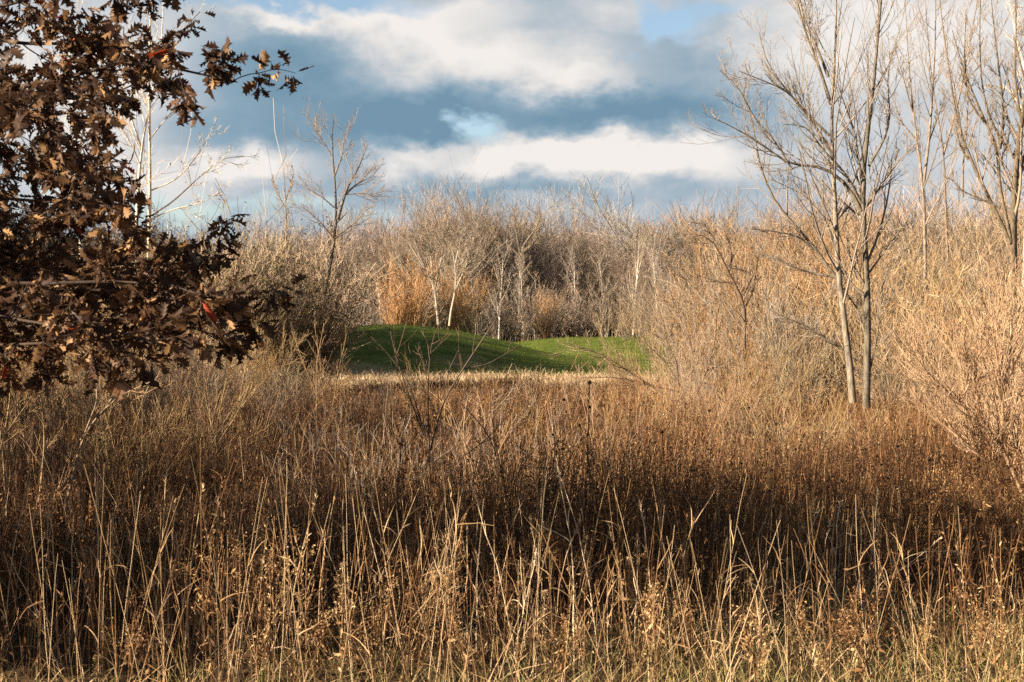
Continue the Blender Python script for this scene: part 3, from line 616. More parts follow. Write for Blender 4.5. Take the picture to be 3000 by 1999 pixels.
# ------------------------------------------------------------------ the oak at the left edge
def oak():
    rng = np.random.default_rng(11)
    t = thing('oak_tree', 'oak with dry brown lobed leaves reaching in from the left edge', 'tree', (-5.2, 7.6, 0))
    O = np.array([-5.2, 7.6, 0])
    tr = Geo()
    P0 = np.array([(0, 0, -.2), (.05, 0, .8), (.0, .05, 1.8), (.1, .05, 2.5), (.05, 0, 3.3), (.15, .05, 4.1)]); tr.tubes(P0, np.array([.2, .16, .145, .12, .08, .03]), 10, .5, rng)
    # boughs seen in the photograph: points (u, v, distance)
    B = [[(-60, 870, 7.3), (300, 850, 7.0), (540, 885, 6.9), (765, 925, 6.8)], [(-100, 790, 7.6), (250, 783, 7.5), (460, 790, 7.4), (670, 745, 7.3)], [(-80, 930, 6.6), (200, 960, 6.4), (400, 985, 6.3), (480, 1010, 6.3)],
         [(-80, 300, 7.2), (200, 210, 7.0), (450, 180, 6.9), (690, 240, 6.8)], [(-80, 120, 7.8), (150, 130, 7.8), (340, 110, 7.7), (430, 150, 7.6)], [(-80, 470, 7.4), (150, 440, 7.2), (280, 430, 7.1), (370, 480, 7.1)],
         [(-80, 600, 7.0), (150, 590, 6.8), (300, 600, 6.7), (420, 640, 6.6)], [(-80, 20, 7.4), (150, 10, 7.2), (330, -30, 7.1), (440, -70, 7.1)], [(-80, 380, 6.4), (120, 330, 6.2), (300, 330, 6.1)], [(-80, 690, 7.8), (60, 690, 7.8), (200, 640, 7.7)], [(-80, 860, 8.0), (200, 900, 8.2), (450, 880, 8.3), (620, 870, 8.3)], [(-80, 250, 8.4), (200, 300, 8.5), (330, 260, 8.5), (470, 210, 8.5)], [(-80, 540, 8.2), (130, 520, 8.3), (270, 560, 8.3)], [(-80, 900, 7.6), (250, 890, 7.5), (480, 930, 7.4), (640, 985, 7.3)], [(-80, 830, 6.9), (300, 815, 6.8), (480, 830, 6.7), (640, 880, 6.6)], [(-80, 1000, 7.0), (120, 1000, 6.8), (260, 1000, 6.7), (330, 1020, 6.7)]]
    att = [1.35, 1.65, 1.25, 2.5, 2.9, 2.2, 1.9, 3.0, 2.4, 1.8, 1.5, 2.7, 2.1, 1.3, 1.6, 1.1]
    PB = []
    for b, za in zip(B, att):
        pts = [np.array([rng.normal(0, .03), rng.normal(0, .03), za])+O]+[px(*p) for p in b]
        P = np.array(pts)-O; s = np.r_[0, np.cumsum(np.linalg.norm(np.diff(P, axis=0), axis=1))]; q = np.linspace(0, s[-1], 14)
        P = np.stack([np.interp(q, s, P[:, k]) for k in range(3)], 1); P[1:-1] += rng.normal(0, .015, (12, 3)); PB.append(P)
    nv = len(PB)
    # unseen rest of the crown, its low skirt shaped to shade the meadow
    for i in range(50):
        a = rng.uniform(0, 2*np.pi); z = rng.uniform(.45, 2.8) if i % 5 == 0 else rng.uniform(.3, 1.7)
        L = (3.1-.35*abs(z-1.9))*rng.uniform(.75, 1.1)
        while L > .4 and O[0]+L*np.cos(a) > -.37*(O[1]+L*np.sin(a))-.55: L *= .9
        nn = -.37*np.cos(a)+.93*np.sin(a)
        L = min(L, (.75 if nn > 0 else 1.3)/max(abs(nn), .05))
        if L < .5: continue
        P, _ = strands(np.array([[.05, .03, z]]), np.array([[np.cos(a), np.sin(a), .0 if z < 2 else .3]]), np.array([L]), 14, .1, .06, rng, .03, .006); PB.append(P[0])
    P = np.stack(PB); N = len(P)
    Rr = np.linspace(.028, .004, 14)[None]*rng.uniform(.8, 1.1, (N, 1))
    br = Geo(); br.tubes(P, Rr, 6, rng.uniform(.0, .3, N), rng)
    # in view the shoots start where the leaves start
    P2, R2 = grow(P[:nv], Rr[:nv], 28, rng, .30, 1., 52, 16, .17, .3, 6, .02, .10, .5, .4, .003, fall=.25, ref=1.35)
    Pb, Rb = grow(P[nv:], Rr[nv:], 18, rng, .18, 1., 55, 16, .17, .3, 6, .02, .10, .5, .4, .003, fall=.4, ref=2.6)
    P2 = np.concatenate([P2, Pb]); R2 = np.concatenate([R2, Rb])
    br.tubes(P2, R2, 4, rng.uniform(.0, .4, len(P2)), rng)
    P3, R3 = grow(P2, R2, 3, rng, .35, 1., 45, 14, .5, .25, 4, -.05, .12, .6, .5, .0022, fall=.3)
    br.tubes(P3, R3, 3, rng.uniform(.0, .4, len(P3)), rng)
    br.build('branches', M['dark_bark'], t); tr.build('trunk', M['dark_bark'], t)
    # leaves hang in bunches along and at the ends of the shoots
    def spots(P, n, lo):
        tt = lo+(1-lo)*rng.uniform(0, 1, (len(P), n))**.6; S, T = interp(P, tt); return S.reshape(-1, 3), T.reshape(-1, 3)
    s2, t2 = spots(P2, 7, .2); s3, t3 = spots(P3, 8, .1)
    S_ = np.concatenate([s2, s3]); T_ = np.concatenate([t2, t3]); n = len(S_)
    d = nz(T_*.5+rng.normal(0, .75, (n, 3))+np.array([0, 0, -.55]))
    L = rng.uniform(.045, .105, n)
    side = nz(np.cross(d, rng.normal(size=(n, 3)))); up = np.cross(side, d)
    K = 11
    wprof = np.array([.015, .05, .24, .10, .40, .15, .50, .17, .36, .10, .015])*.9
    fwd = np.array([0, 0, .05, 0, .09, 0, .10, 0, .08, 0, 0.])
    x = np.linspace(0, 1, K)
    bend = rng.normal(0, .8, n); cup = rng.uniform(-.2, 1.25, n); tw = rng.normal(0, .8, n)
    off = L[:, None, None]*(x[None, :, None]*d[:, None]+(bend[:, None]*x[None]**2*.6)[..., None]*up[:, None])
    mid = S_[:, None]+d[:, None]*.02+off
    ca = np.cos(tw[:, None]*x)[..., None]; sa = np.sin(tw[:, None]*x)[..., None]
    sd = side[:, None]*ca+up[:, None]*sa; un = up[:, None]*ca-side[:, None]*sa
    V = []
    for sg in (-1, 1):
        asym = wprof[None]*rng.uniform(.6, 1.25, (n, K))*rng.uniform(.7, 1.1, (n, 1))
        wv = (asym*L[:, None])[..., None]
        V.append(mid+sg*sd*wv*np.cos(cup)[:, None, None]+un*wv*np.sin(cup)[:, None, None]+d[:, None]*(fwd[None]*L[:, None])[..., None])
    V = np.stack([V[0], mid, V[1]], 2).reshape(-1, 3)
    base = (np.arange(n)*K*3)[:, None, None]+(np.arange(K-1)*3)[None, :, None]+np.array([0, 1])
    Q = np.stack([base, base+1, base+4, base+3], -1)
    tint = np.clip(rng.beta(1.0, 2.1, n), 0, .93); tint[rng.uniform(size=n) < .006] = 1.0
    lf = Geo(); lf.add(V, Q, np.repeat(tint, K*3))
    lf.build('leaves', M['oak_leaf'], t)
oak()

# ------------------------------------------------------------------ the meadow
def wedge(rng, n, d0, d1, pad=1.6):
    """points spread evenly over the ground the photograph sees between two distances (and a step to either side)"""
    D = np.sqrt(rng.uniform(d0*d0, d1*d1, n)); return rng.uniform(-1, 1, n)*(.37*D+pad), D
def patch(x, y, s, ph): return .5+.25*(np.sin(x*s+ph)*np.cos(y*s*.8+1.7*ph)+np.sin(x*s*2.3-y*s*1.7+ph*3))

def meadow():
    rng = np.random.default_rng(21); g = Geo()
    for d0, d1, dens, K, rw, nf, fl in [(6.4, 9, 480, 6, .0019, 10, .011), (9, 13, 640, 5, .0022, 9, .012), (13, 19, 480, 4, .003, 6, .015), (19, 31.5, 270, 4, .0042, 5, .021), (31.5, 52, 70, 3, .0065, 4, .032)]:
        area = .37*(d1*d1-d0*d0)+2*1.6*(d1-d0); n = int(area*dens)
        x, y = wedge(rng, n, d0, d1)
        # short grass at the near right corner, thinner stand there
        edge = 8.75-.5*np.clip((.3-x)/2, -1.6, 0)-.3*np.sin(x*2.1)
        keep = (y > edge-rng.exponential(.35, n))|(rng.uniform(size=n) < .10)
        x, y = x[keep], y[keep]; n = len(x)
        if d1 > 40:
            kp = patch(x, y, .35, 2.6)+patch(x, y, .9, .7)*.6-.012*(y-31) > .80; x, y = x[kp], y[kp]; n = len(x)
        elif d1 > 28:
            kp = y < 27.5-2.2*np.sin(x*.8)-1.2*np.sin(x*2.1+1)+rng.normal(0, .8, n); x, y = x[kp], y[kp]; n = len(x)
        pt = patch(x, y, .55, 1.3); pt2 = patch(x, y, 1.7, .4)
        h = (.30+.55*pt+.22*pt2)*rng.uniform(.5, 1.15, n)
        h = h*np.clip(1.15-(y-20)*.03, .8, 1)*np.where(y > 31.5, .45+.5*patch(x, y, .6, 5.), 1)
        d = np.stack([rng.normal(.02, .13, n), rng.normal(0, .13, n), np.ones(n)], 1)
        P, Rr = strands(np.stack([x, y, hgt(x, y)-.02], 1), d, h, K, -.05, .05, rng, rw*rng.uniform(.7, 1.4, n), rw*.5)
        gold = np.clip((x/y)*1.5+.1, -.12, .2)
        pt3 = patch(x, y, .95, 4.1)+patch(x, y, 2.9, 2.2)*.5
        tint = np.clip(rng.beta(1.25, 2.6, n)*.98+.34*(pt3-.75)+gold*.5, 0, 1)
        g.tubes(P, Rr, 1, tint, rng)
        # dry leaves and seed bits up the stems
        tt = rng.uniform(.12, 1, (n, nf))**.75; S_, T_ = interp(P, tt); m_ = n*nf
        S_ = S_.reshape(-1, 3)+rng.normal(0, .012, (m_, 3)); 
        A = nz(T_.reshape(-1, 3)*.9+rng.normal(0, .65, (m_, 3)))*rng.uniform(.6, 2.0, (m_, 1))*fl; B = nz(np.cross(A, rng.normal(size=(m_, 3))))*fl*rng.uniform(.16, .42, (m_, 1))
        g.cards(S_, A, B, np.clip(np.repeat(tint, nf)+rng.normal(-.02, .17, m_), 0, 1))
    tag(g.build('meadow_grass', M['meadow']), 'dead brown meadow grass and weed stems filling the foreground', 'dry grass', kind='stuff')
    # branched brown weeds in clumps, standing above the grass
    wd = Geo(); n = 900; cx, cy = wedge(rng, 95, 8.3, 29, 1.2); k_ = rng.integers(0, 95, n); sp_ = .25+.02*cy[k_]
    x = cx[k_]+rng.normal(0, 1, n)*sp_*1.4; y = np.maximum(cy[k_]+rng.normal(0, 1, n)*sp_*1.4, 8.0); h = rng.uniform(.55, 1.25, 95)[k_]*rng.uniform(.7, 1.1, n)*np.clip(1.15-y*.012, .75, 1.)
    tn = rng.uniform(.05, .7, 95)[k_]
    m2 = 330; x2, y2 = wedge(rng, m2, 6.7, 9.4, .8); kp = rng.uniform(size=m2) < np.clip(.55-.1*x2, .2, .6); x2 = x2[kp]; y2 = y2[kp]; m2 = len(x2); x = np.r_[x, x2]; y = np.r_[y, y2]; h = np.r_[h, rng.uniform(.2, .58, m2)*np.clip(1.1-.13*x2, .6, 1.3)]; tn = np.r_[tn, rng.uniform(.3, .9, m2)]; n += m2
    P, Rr = strands(np.stack([x, y, hgt(x, y)-.02], 1), np.stack([rng.normal(0, .12, n), rng.normal(0, .12, n), np.ones(n)], 1), h, 7, -.15, .085, rng, .003, .0018); wd.tubes(P, Rr, 3, tn, rng)
    P1, R1 = grow(P, Rr, 11, rng, .35, 1., 32, 8, .34, .25, 5, .3, .08, .7, .5, .0016, fall=.5); wd.tubes(P1, R1, 1, np.repeat(tn, 11), rng)
    P2, R2 = grow(P1, R1, 4, rng, .3, 1., 36, 10, .45, .25, 3, .2, .1, .8, .6, .0014, fall=.4); t2_ = np.repeat(tn, 44); wd.tubes(P2, R2, 1, t2_, rng)
    q_ = 4; S_ = np.repeat(P2[:, -1], q_, 0)+rng.normal(0, .014, (len(P2)*q_, 3)); m_ = len(S_)
    A = nz(rng.normal(size=(m_, 3))+np.array([0, 0, .4]))*rng.uniform(.005, .012, (m_, 1)); B = nz(np.cross(A, rng.normal(size=(m_, 3))))*rng.uniform(.002, .005, (m_, 1))
    wd.cards(S_, A, B, np.clip(np.repeat(t2_, q_)+rng.normal(.12, .2, m_), 0, 1))
    # withered leaves hanging on the stems
    q_ = 14; S_, T_ = interp(P, rng.uniform(.1, .85, (n, q_))); S_ = S_.reshape(-1, 3); m_ = len(S_); dd = nz(rng.normal(size=(m_, 3))+np.array([0, 0, -.7])); A = dd*rng.uniform(.015, .045, (m_, 1)); B = nz(np.cross(A, rng.normal(size=(m_, 3))))*rng.uniform(.004, .012, (m_, 1))
    wd.cards(S_+A, A, B, np.clip(np.repeat(tn, q_)+rng.normal(.05, .2, m_), 0, 1))
    tag(wd.build('weed_clumps', M['meadow']), 'branched brown weeds with fluffy dry tops standing in clumps in the meadow', 'weeds', kind='stuff')
    # pale stalks standing out of it
    s = Geo()
    for d0, d1, dens in [(6.2, 9.5, 34), (9.5, 15, 6), (15, 26, 1.5)]:
        n = int((.37*(d1*d1-d0*d0)+3.2*(d1-d0))*dens); x, y = wedge(rng, n, d0, d1)
        kp = rng.uniform(size=n) < np.clip(.95-.22*x, .4, 1); x, y = x[kp], y[kp]; n = len(x)
        h = rng.uniform(.45, 1.2, n)*np.clip(1.05-.14*x, .6, 1.1); d = np.stack([rng.normal(0, .17, n), rng.normal(0, .12, n), np.ones(n)], 1)
        P, Rr = strands(np.stack([x, y, hgt(x, y)-.02], 1), d, h, 8, -.22*rng.uniform(0, 1, n)**4*2, .024, rng, .0024*rng.uniform(.6, 1.25, n)*np.maximum(1, y/12), .0009)
        s.tubes(P, Rr, 3, rng.uniform(0, 1, n), rng)
        q_ = 3; tt = rng.uniform(.1, .8, (n, q_)); S_, T_ = interp(P, tt); S_ = S_.reshape(-1, 3); m_ = n*q_
        L_, Lr = strands(S_, T_.reshape(-1, 3)+rng.normal(0, .35, (m_, 3)), rng.uniform(.06, .2, m_), 6, -.5, .12, rng, .0026*rng.uniform(.5, 1.2, m_), .0006); s.tubes(L_, Lr, 1, np.repeat(rng.uniform(0, .8, n), q_), rng)
    # fallen and crossing blades low down in front
    n = 1700; x, y = wedge(rng, n, 6.2, 9.4); h = rng.uniform(.12, .4, n); d = np.stack([rng.normal(0, .5, n), rng.normal(0, .4, n), np.ones(n)*.8], 1)
    P, Rr = strands(np.stack([x, y, hgt(x, y)], 1), d, h, 6, -.35, .05, rng, .0024*rng.uniform(.6, 1.3, n), .0008)
    s.tubes(P, Rr, 1, rng.uniform(0, .9, n), rng)
    tag(s.build('straw_grass', M['straw']), 'thin pale straw stems scattered through the brown meadow', 'dry grass', kind='stuff')
    # short half-green grass at the near edge, mostly right
    sg = Geo(); n = 26000; x, y = wedge(rng, n, 6.2, 10.2)
    pr = np.clip(.34+.20*x-.20*(y-8.0), .04, 1.); kp = rng.uniform(size=n) < pr; x, y = x[kp], y[kp]; n = len(x)
    h = rng.uniform(.08, .26, n); d = np.stack([rng.normal(0, .45, n), rng.normal(0, .45, n), np.ones(n)], 1)
    P, Rr = strands(np.stack([x, y, hgt(x, y)-.01], 1), d, h, 5, -.4, .06, rng, .0024*rng.uniform(.6, 1.3, n), .0006)
    sg.tubes(P, Rr, 1, np.clip(rng.normal(.55, .28, n)-.2*(patch(x, y, 1.3, 2.)-.5), 0, 1), rng)
    tag(sg.build('short_grass', M['short']), 'short half-green tussock grass along the near edge', 'grass', kind='stuff')
    # mown tan strip before the mounds, tufts
    tg = Geo(); n = 30000; x, y = wedge(rng, n, 29, 80); h = rng.uniform(.06, .26, n)*(.6+1.1*patch(x, y, .7, 1.9)**2*2); d = np.stack([rng.normal(0, .5, n), rng.normal(0, .5, n), np.ones(n)], 1)
    kp = y+.15*x < 73+3*np.sin(x*.55+1)+2*np.sin(x*1.7)+rng.normal(0, 3, n); x, y, h, d = x[kp], y[kp], h[kp], d[kp]; n = len(x)
    P, Rr = strands(np.stack([x, y, hgt(x, y)-.02], 1), d, h, 3, -.3, .1, rng, .012*rng.uniform(.6, 1.3, n), .005)
    tg.tubes(P, Rr, 1, np.clip(rng.normal(.5, .25, n), 0, 1), rng)
    tag(tg.build('tan_grass', M['straw']), 'pale tan cut grass strip in front of the green mounds', 'dry grass', kind='stuff')
    lg = Geo(); n = 60000; x = rng.uniform(-17, 32, n); y = rng.uniform(72, 116, n); h = rng.uniform(.04, .13, n)*np.where(rng.uniform(size=n) < .12, 2., 1); d = np.stack([rng.normal(0, .4, n), rng.normal(0, .4, n), np.ones(n)], 1)
    P, Rr = strands(np.stack([x, y, hgt(x, y)-.02], 1), d, h, 3, -.3, .1, rng, .014*rng.uniform(.6, 1.3, n), .005)
    lg.tubes(P, Rr, 1, np.clip(rng.normal(.5, .25, n), 0, 1), rng)
    tag(lg.build('lawn_grass', M['lawn']), 'short bright green grass covering the two mounds', 'grass', kind='stuff')
meadow()

for i, (x, y, q) in enumerate([(-9.5, 11, 1.1), (-11.5, 13.5, 1.3), (-11, 17, 1.25), (-13.5, 19.5, 1.45), (-13.5, 23, 1.4)]):  # unseen bushes added at left to shade the meadow
    dup(ob[i % 2], on(x, y), rg.uniform(0, 6.28), (q*1.3, q*1.3, q), 'olive-brown bush added just outside the left edge to shade the meadow', 'shade bushes added outside the left edge')
sm = [proto('twig_shrub', 'shrub', shrub_geo(380+i, h=1.25, stems=13, spread=.55, base=.22, n2=7, n3=4, rs=.0065, rtw=.0026, up=.3, wig=.08, S3=3, ang=33), (M['twig'], [M['twig'], M['rust_twig'], M['dark_bark'], M['far_twig']][i]), ('stems', 'twigs')) for i in range(4)]
for zone, n, u0, u1, d0, d1, pick, g_ in [('in the left part of the meadow under the oak', 20, -60, 720, 10, 24, (1, 0, 2, 1), 'small twig shrubs in the left meadow'), ('in the middle of the meadow before the green mound', 18, 720, 1650, 11, 25, (2, 1, 0, 3), 'small twig shrubs in the middle meadow'), ('in the rusty grass before the tan brush at right', 26, 1650, 2700, 11, 22, (1, 1, 2, 0), 'small twig shrubs in the right meadow')]:
    for i in range(n):
        D = rg.uniform(d0, d1); u = rg.uniform(u0, u1); q = rg.uniform(.75, 1.15)*(1.1 if u < 720 else .95)
        dup(sm[pick[rg.integers(4)]], at(u, D), rg.uniform(0, 6.28), (q, q, q*rg.uniform(.85, 1.1)), 'small bare twig shrub '+zone, g_, (rg.normal(0, .08), rg.normal(0, .08)))
# ------------------------------------------------------------------ single plants of the foreground
def stalk(pts, D, r=.0036, seed=0, label=None):
    rng = np.random.default_rng(seed); P = np.array([px(u, v, D) for u, v in pts]); P[:, 1] += np.linspace(0, rng.normal(0, .12), len(P))
    b = P[0].copy(); b[2] = float(hgt(b[0], b[1])); 
    dd = P[0]-P[1]; k_ = (P[0][2]-b[2])/max(-dd[2], .2) if dd[2] < 0 else 0
    foot = P[0]+dd*min(max(k_, 0), 1.2); foot[2] = b[2]-.03
    if P[0][2] > b[2]+.02: P = np.vstack([foot, P])
    base = P[0].copy(); base[2] = float(hgt(base[0], base[1])); P = P-base
    s = np.r_[0, np.cumsum(np.linalg.norm(np.diff(P, axis=0), axis=1))]; q = np.linspace(0, s[-1], 12)
    P = np.stack([np.interp(q, s, P[:, k]) for k in range(3)], 1)
    for _ in range(2): P[1:-1] = .25*P[:-2]+.5*P[1:-1]+.25*P[2:]
    g = Geo(); rr = np.linspace(r, r*.45, 12); rr[-4:-1] *= rng.choice([1., 1., 1.5])
    kink = rng.uniform(0, 1)
    P[2:-1] += rng.normal(0, .0028, (9, 3)); tn = rng.uniform(.35, 1.)
    rr[[3, 6, 9]] *= 1.35; g.tubes(P, rr, 5, tn, rng)
    m_ = rng.integers(2, 6); S_, T_ = interp(P[None], rng.uniform(.1, .75, (1, m_)))
    L_, Lr = strands(S_[0], T_[0]+rng.normal(0, .4, (m_, 3)), rng.uniform(.08, .24, m_), 7, -.6, .14, rng, .003, .0007); g.tubes(L_, Lr, 1, tn*.8, rng)
    if kink < .6:
        m_ = 26; S_, T_ = interp(P[None], rng.uniform(.86, 1, (1, m_))); A = nz(T_[0]+rng.normal(0, .35, (m_, 3)))*rng.uniform(.008, .02, (m_, 1)); B = nz(np.cross(A, rng.normal(size=(m_, 3))))*.0028
        g.cards(S_[0]+A*.7, A, B, tn*rng.uniform(.7, 1.1, m_))
    o = g.build('grass_stalk', M['straw']); o.location = base
    return tag(o, label, 'grass stalk', 'tall straw stalks')
zb = lambda p: z3(p, 0, 1100, .5734)
zc = lambda p: z3(p, 1000, 1100, .5734)
zd = lambda p: z3(p, 2000, 1100, .5734)
ST = [(zb([(10, 1500), (50, 950), (100, 650), (140, 400)]), 7.6), (zb([(300, 1500), (290, 900), (270, 520), (240, 400)]), 7.4), (zb([(355, 1450), (365, 950), (372, 740)]), 7.6), (zb([(520, 1400), (505, 1000), (490, 700), (472, 430)]), 7.4),
      (zb([(640, 1500), (660, 1000), (690, 850), (705, 470)]), 7.5), (zb([(780, 1450), (800, 1000), (815, 700), (820, 460)]), 7.3), (zb([(940, 1500), (965, 1050), (1000, 750), (1030, 560)]), 7.4), (zb([(960, 1450), (1020, 1150), (1060, 1000), (1120, 650)]), 7.6),
      (zb([(1000, 1400), (1040, 1100), (1130, 970), (1350, 740)]), 7.5), (zb([(320, 1540), (180, 1200), (50, 920)]), 7.2), (zb([(900, 1450), (700, 1100), (520, 850)]), 7.3), (zb([(850, 1400), (870, 1050), (890, 820), (910, 640)]), 7.5), (zb([(940, 1300), (920, 1000), (890, 820)]), 7.5),
      (zb([(1430, 1540), (1500, 1100), (1550, 880), (1620, 580)]), 7.3), (zb([(1620, 1540), (1640, 1000), (1690, 750), (1740, 500)]), 7.4), (zb([(160, 1540), (230, 1350), (380, 1100), (480, 930)]), 7.6), (zb([(1150, 1500), (1300, 1200), (1430, 1020)]), 7.7), (zb([(240, 1500), (250, 1000), (258, 650)]), 7.8), (zb([(60, 1400), (120, 950), (240, 660)]), 7.9), (zb([(1340, 1540), (1420, 1300), (1540, 900), (1570, 820)]), 7.4),
      (zc([(330, 1500), (200, 1000), (110, 720), (30, 350)]), 7.3), (zc([(340, 1540), (250, 1100), (180, 720), (130, 570)]), 7.5), (zc([(420, 1500), (410, 1000), (400, 700)]), 7.4), (zc([(570, 1540), (540, 1050), (510, 800)]), 7.6), (zc([(440, 1500), (530, 950), (610, 560)]), 7.5), (zc([(400, 1540), (500, 1200), (580, 900), (650, 660)]), 7.3),
      (zc([(900, 1500), (820, 1050), (730, 750), (665, 540)]), 7.4), (zc([(640, 1500), (645, 1000), (640, 750)]), 7.5), (zc([(690, 1450), (695, 1100), (692, 910)]), 7.6), (zc([(760, 1540), (800, 1100), (880, 820)]), 7.3), (zc([(950, 1540), (930, 1150), (910, 860)]), 7.5), (zc([(1060, 1500), (1010, 1000), (960, 680)]), 7.5), (zc([(1100, 1200), (1130, 960), (1180, 850), (1225, 730)]), 7.5),
      (zc([(1190, 1500), (1185, 900), (1130, 600), (1100, 420)]), 7.2), (zc([(1320, 1500), (1270, 1050), (1190, 700), (1100, 480)]), 7.4), (zc([(1480, 1450), (1420, 1000), (1360, 750)]), 7.6), (zc([(1500, 1400), (1515, 1100), (1522, 830)]), 7.4), (zc([(1600, 1400), (1580, 950), (1545, 660)]), 7.5), (zc([(1680, 1400), (1650, 950), (1610, 650)]), 7.4), (zc([(120, 1560), (300, 1320), (450, 1130), (540, 1060)]), 7.0), (zc([(860, 1540), (920, 1250), (1000, 900)]), 7.2), (zc([(20, 1300), (25, 800), (30, 400)]), 7.6), (zc([(200, 1400), (190, 1000)]), 7.5), (zc([(1380, 1500), (1380, 1150), (1385, 1010)]), 7.6),
      (zd([(0, 940), (60, 750), (180, 600)]), 7.9), (zd([(640, 820), (720, 700)]), 8.6), (zd([(780, 1100), (780, 850), (800, 650)]), 8.6), (zd([(740, 1100), (760, 850), (775, 680)]), 8.7), (zd([(830, 1150), (850, 850), (870, 680)]), 8.6), (zd([(700, 1100), (720, 900), (740, 740)]), 8.5), (zd([(940, 1150), (960, 850), (965, 660)]), 8.7), (zd([(890, 1150), (905, 900), (900, 700)]), 8.6), (zd([(980, 1100), (1000, 850), (1040, 600)]), 8.8), (zd([(980, 1080), (1120, 960), (1270, 800)]), 8.2), (zd([(570, 1000), (575, 800), (575, 640)]), 8.8), (zd([(440, 1150), (500, 900), (530, 700)]), 8.7), (zd([(180, 1300), (190, 1000), (210, 820)]), 8.3), (zd([(1220, 1250), (1180, 1150), (1100, 960)]), 8.2), (zd([(960, 1090), (1000, 1020), (1180, 890), (1420, 900)]), 8.5)]
def lean_words(p):
    (u0, v0), (u1, v1) = p[0], p[-1]; s = (u1-u0)/max(v0-v1, 1)
    side = 'at the lower left' if u0 < 620 else ('in the middle foreground' if u0 < 1450 else 'right of the middle foreground' if u0 < 2000 else 'in the pale clump at right')
    lean = 'upright' if abs(s) < .09 else (('steeply ' if abs(s) > .45 else '')+('right' if s > 0 else 'left')+'-leaning')
    return f'tall {lean} straw stalk {side}'
for i, (p, D) in enumerate(ST): stalk(p, D, .0031 if D < 8 else .0029, 500+i, lean_words(p))

def umbel(u, v, D, size, lean, seed, label):
    """dried wild-carrot head: thin rays fanning to a ragged, partly closed cup"""
    rng = np.random.default_rng(seed); top = px(u, v, D); foot = top.copy(); foot[0] -= lean; foot[2] = float(hgt(foot[0], D)); L = top-foot
    t = thing('dried_flower', label, 'wildflower', tuple(foot), 'dried umbel flowers')
    K = 10; f = np.linspace(0, 1, K)[:, None]; P = L*f+np.array([lean*.25, 0, 0])*np.sin(np.pi*f); g = Geo(); g.tubes(P, np.linspace(.0034, .0022, K), 5, .5, rng)
    # a couple of side shoots
    P1, R1 = grow(P[None], np.linspace(.0034, .0022, K)[None], 4, rng, .45, .9, 38, 8, .22, .2, 5, .4, .05, .7, .6, .0015); g.tubes(P1, R1, 4, .5, rng)
    g.build('stem', M['umbel'], t)
    h = Geo(); n = 34; a = rng.uniform(0, 6.28, n); q = np.sqrt(rng.uniform(0, 1, n)); T = nz(L)
    d = np.stack([np.cos(a)*q*.75, np.sin(a)*q*.75, np.ones(n)], 1)+T*.4
    P, Rr = strands(np.repeat(P[-1:], n, 0), d, size*rng.uniform(.75, 1.1, n), 5, .9, .04, rng, .0016, .0011); h.tubes(P, Rr, 3, rng.uniform(.3, 1, n), rng)
    m_ = n*9; S_ = np.repeat(P[:, -1], 9, 0)+rng.normal(0, size*.10, (m_, 3)); A = nz(rng.normal(size=(m_, 3)))*size*.10; B = nz(np.cross(A, rng.normal(size=(m_, 3))))*size*.06
    h.cards(S_, A, B, rng.uniform(.2, 1, m_))
    h.build('seed_head', M['umbel'], t)
    for tip in P1[:, -1]:
        h = Geo(); mm = 26; S_ = tip+rng.normal(0, size*.16, (mm, 3)); A = nz(rng.normal(size=(mm, 3)))*size*.10; B = nz(np.cross(A, rng.normal(size=(mm, 3))))*size*.06; h.cards(S_, A, B, rng.uniform(.2, 1, mm)); h.build('seed_head', M['umbel'], t)
for i, (u, v, D, s, ln, lab) in enumerate([(835, 1660, 7.4, .045, .28, 'closed cup-shaped dried flower on a stem leaning right at lower left'), (1005, 1680, 7.5, .05, .02, 'broad dried flower cluster left of the middle foreground'), (1320, 1690, 7.5, .05, .0, 'ragged dried flower head near the middle of the foreground'), (1535, 1672, 7.6, .045, .0, 'small flat-topped pale dried flower right of the middle'), (1670, 1690, 7.6, .045, .06, 'goblet-shaped golden dried flower right of the flat-topped pale one'),
                                            (1310, 1730, 7.3, .06, -.03, 'flat dried flower platform below the ragged head'), (1595, 1760, 7.4, .045, .03, 'low dried flower pair between the pale and the golden ones'), (250, 1645, 7.7, .05, .05, 'drooping dried flower at the far lower left'), (285, 1955, 7.0, .05, .02, 'pale dried flower at the bottom left edge of the grass'), (430, 1690, 7.8, .03, .0, 'small orange-brown dried flower at lower left'), (2310, 1665, 8.3, .05, -.02, 'orange-tan dried flower left of the pale stalk clump'), (2190, 1645, 8.4, .045, .0, 'small golden dried flower at right, left of the orange-tan one'),
                                            (1845, 1660, 8.0, .045, .02, 'thin pale dried flower between the golden one and the stalk clump'), (880, 1770, 7.4, .05, .0, 'brown dried flower cluster low in the left middle')]):
    umbel(u, v, D, s, ln, 700+i, lab)

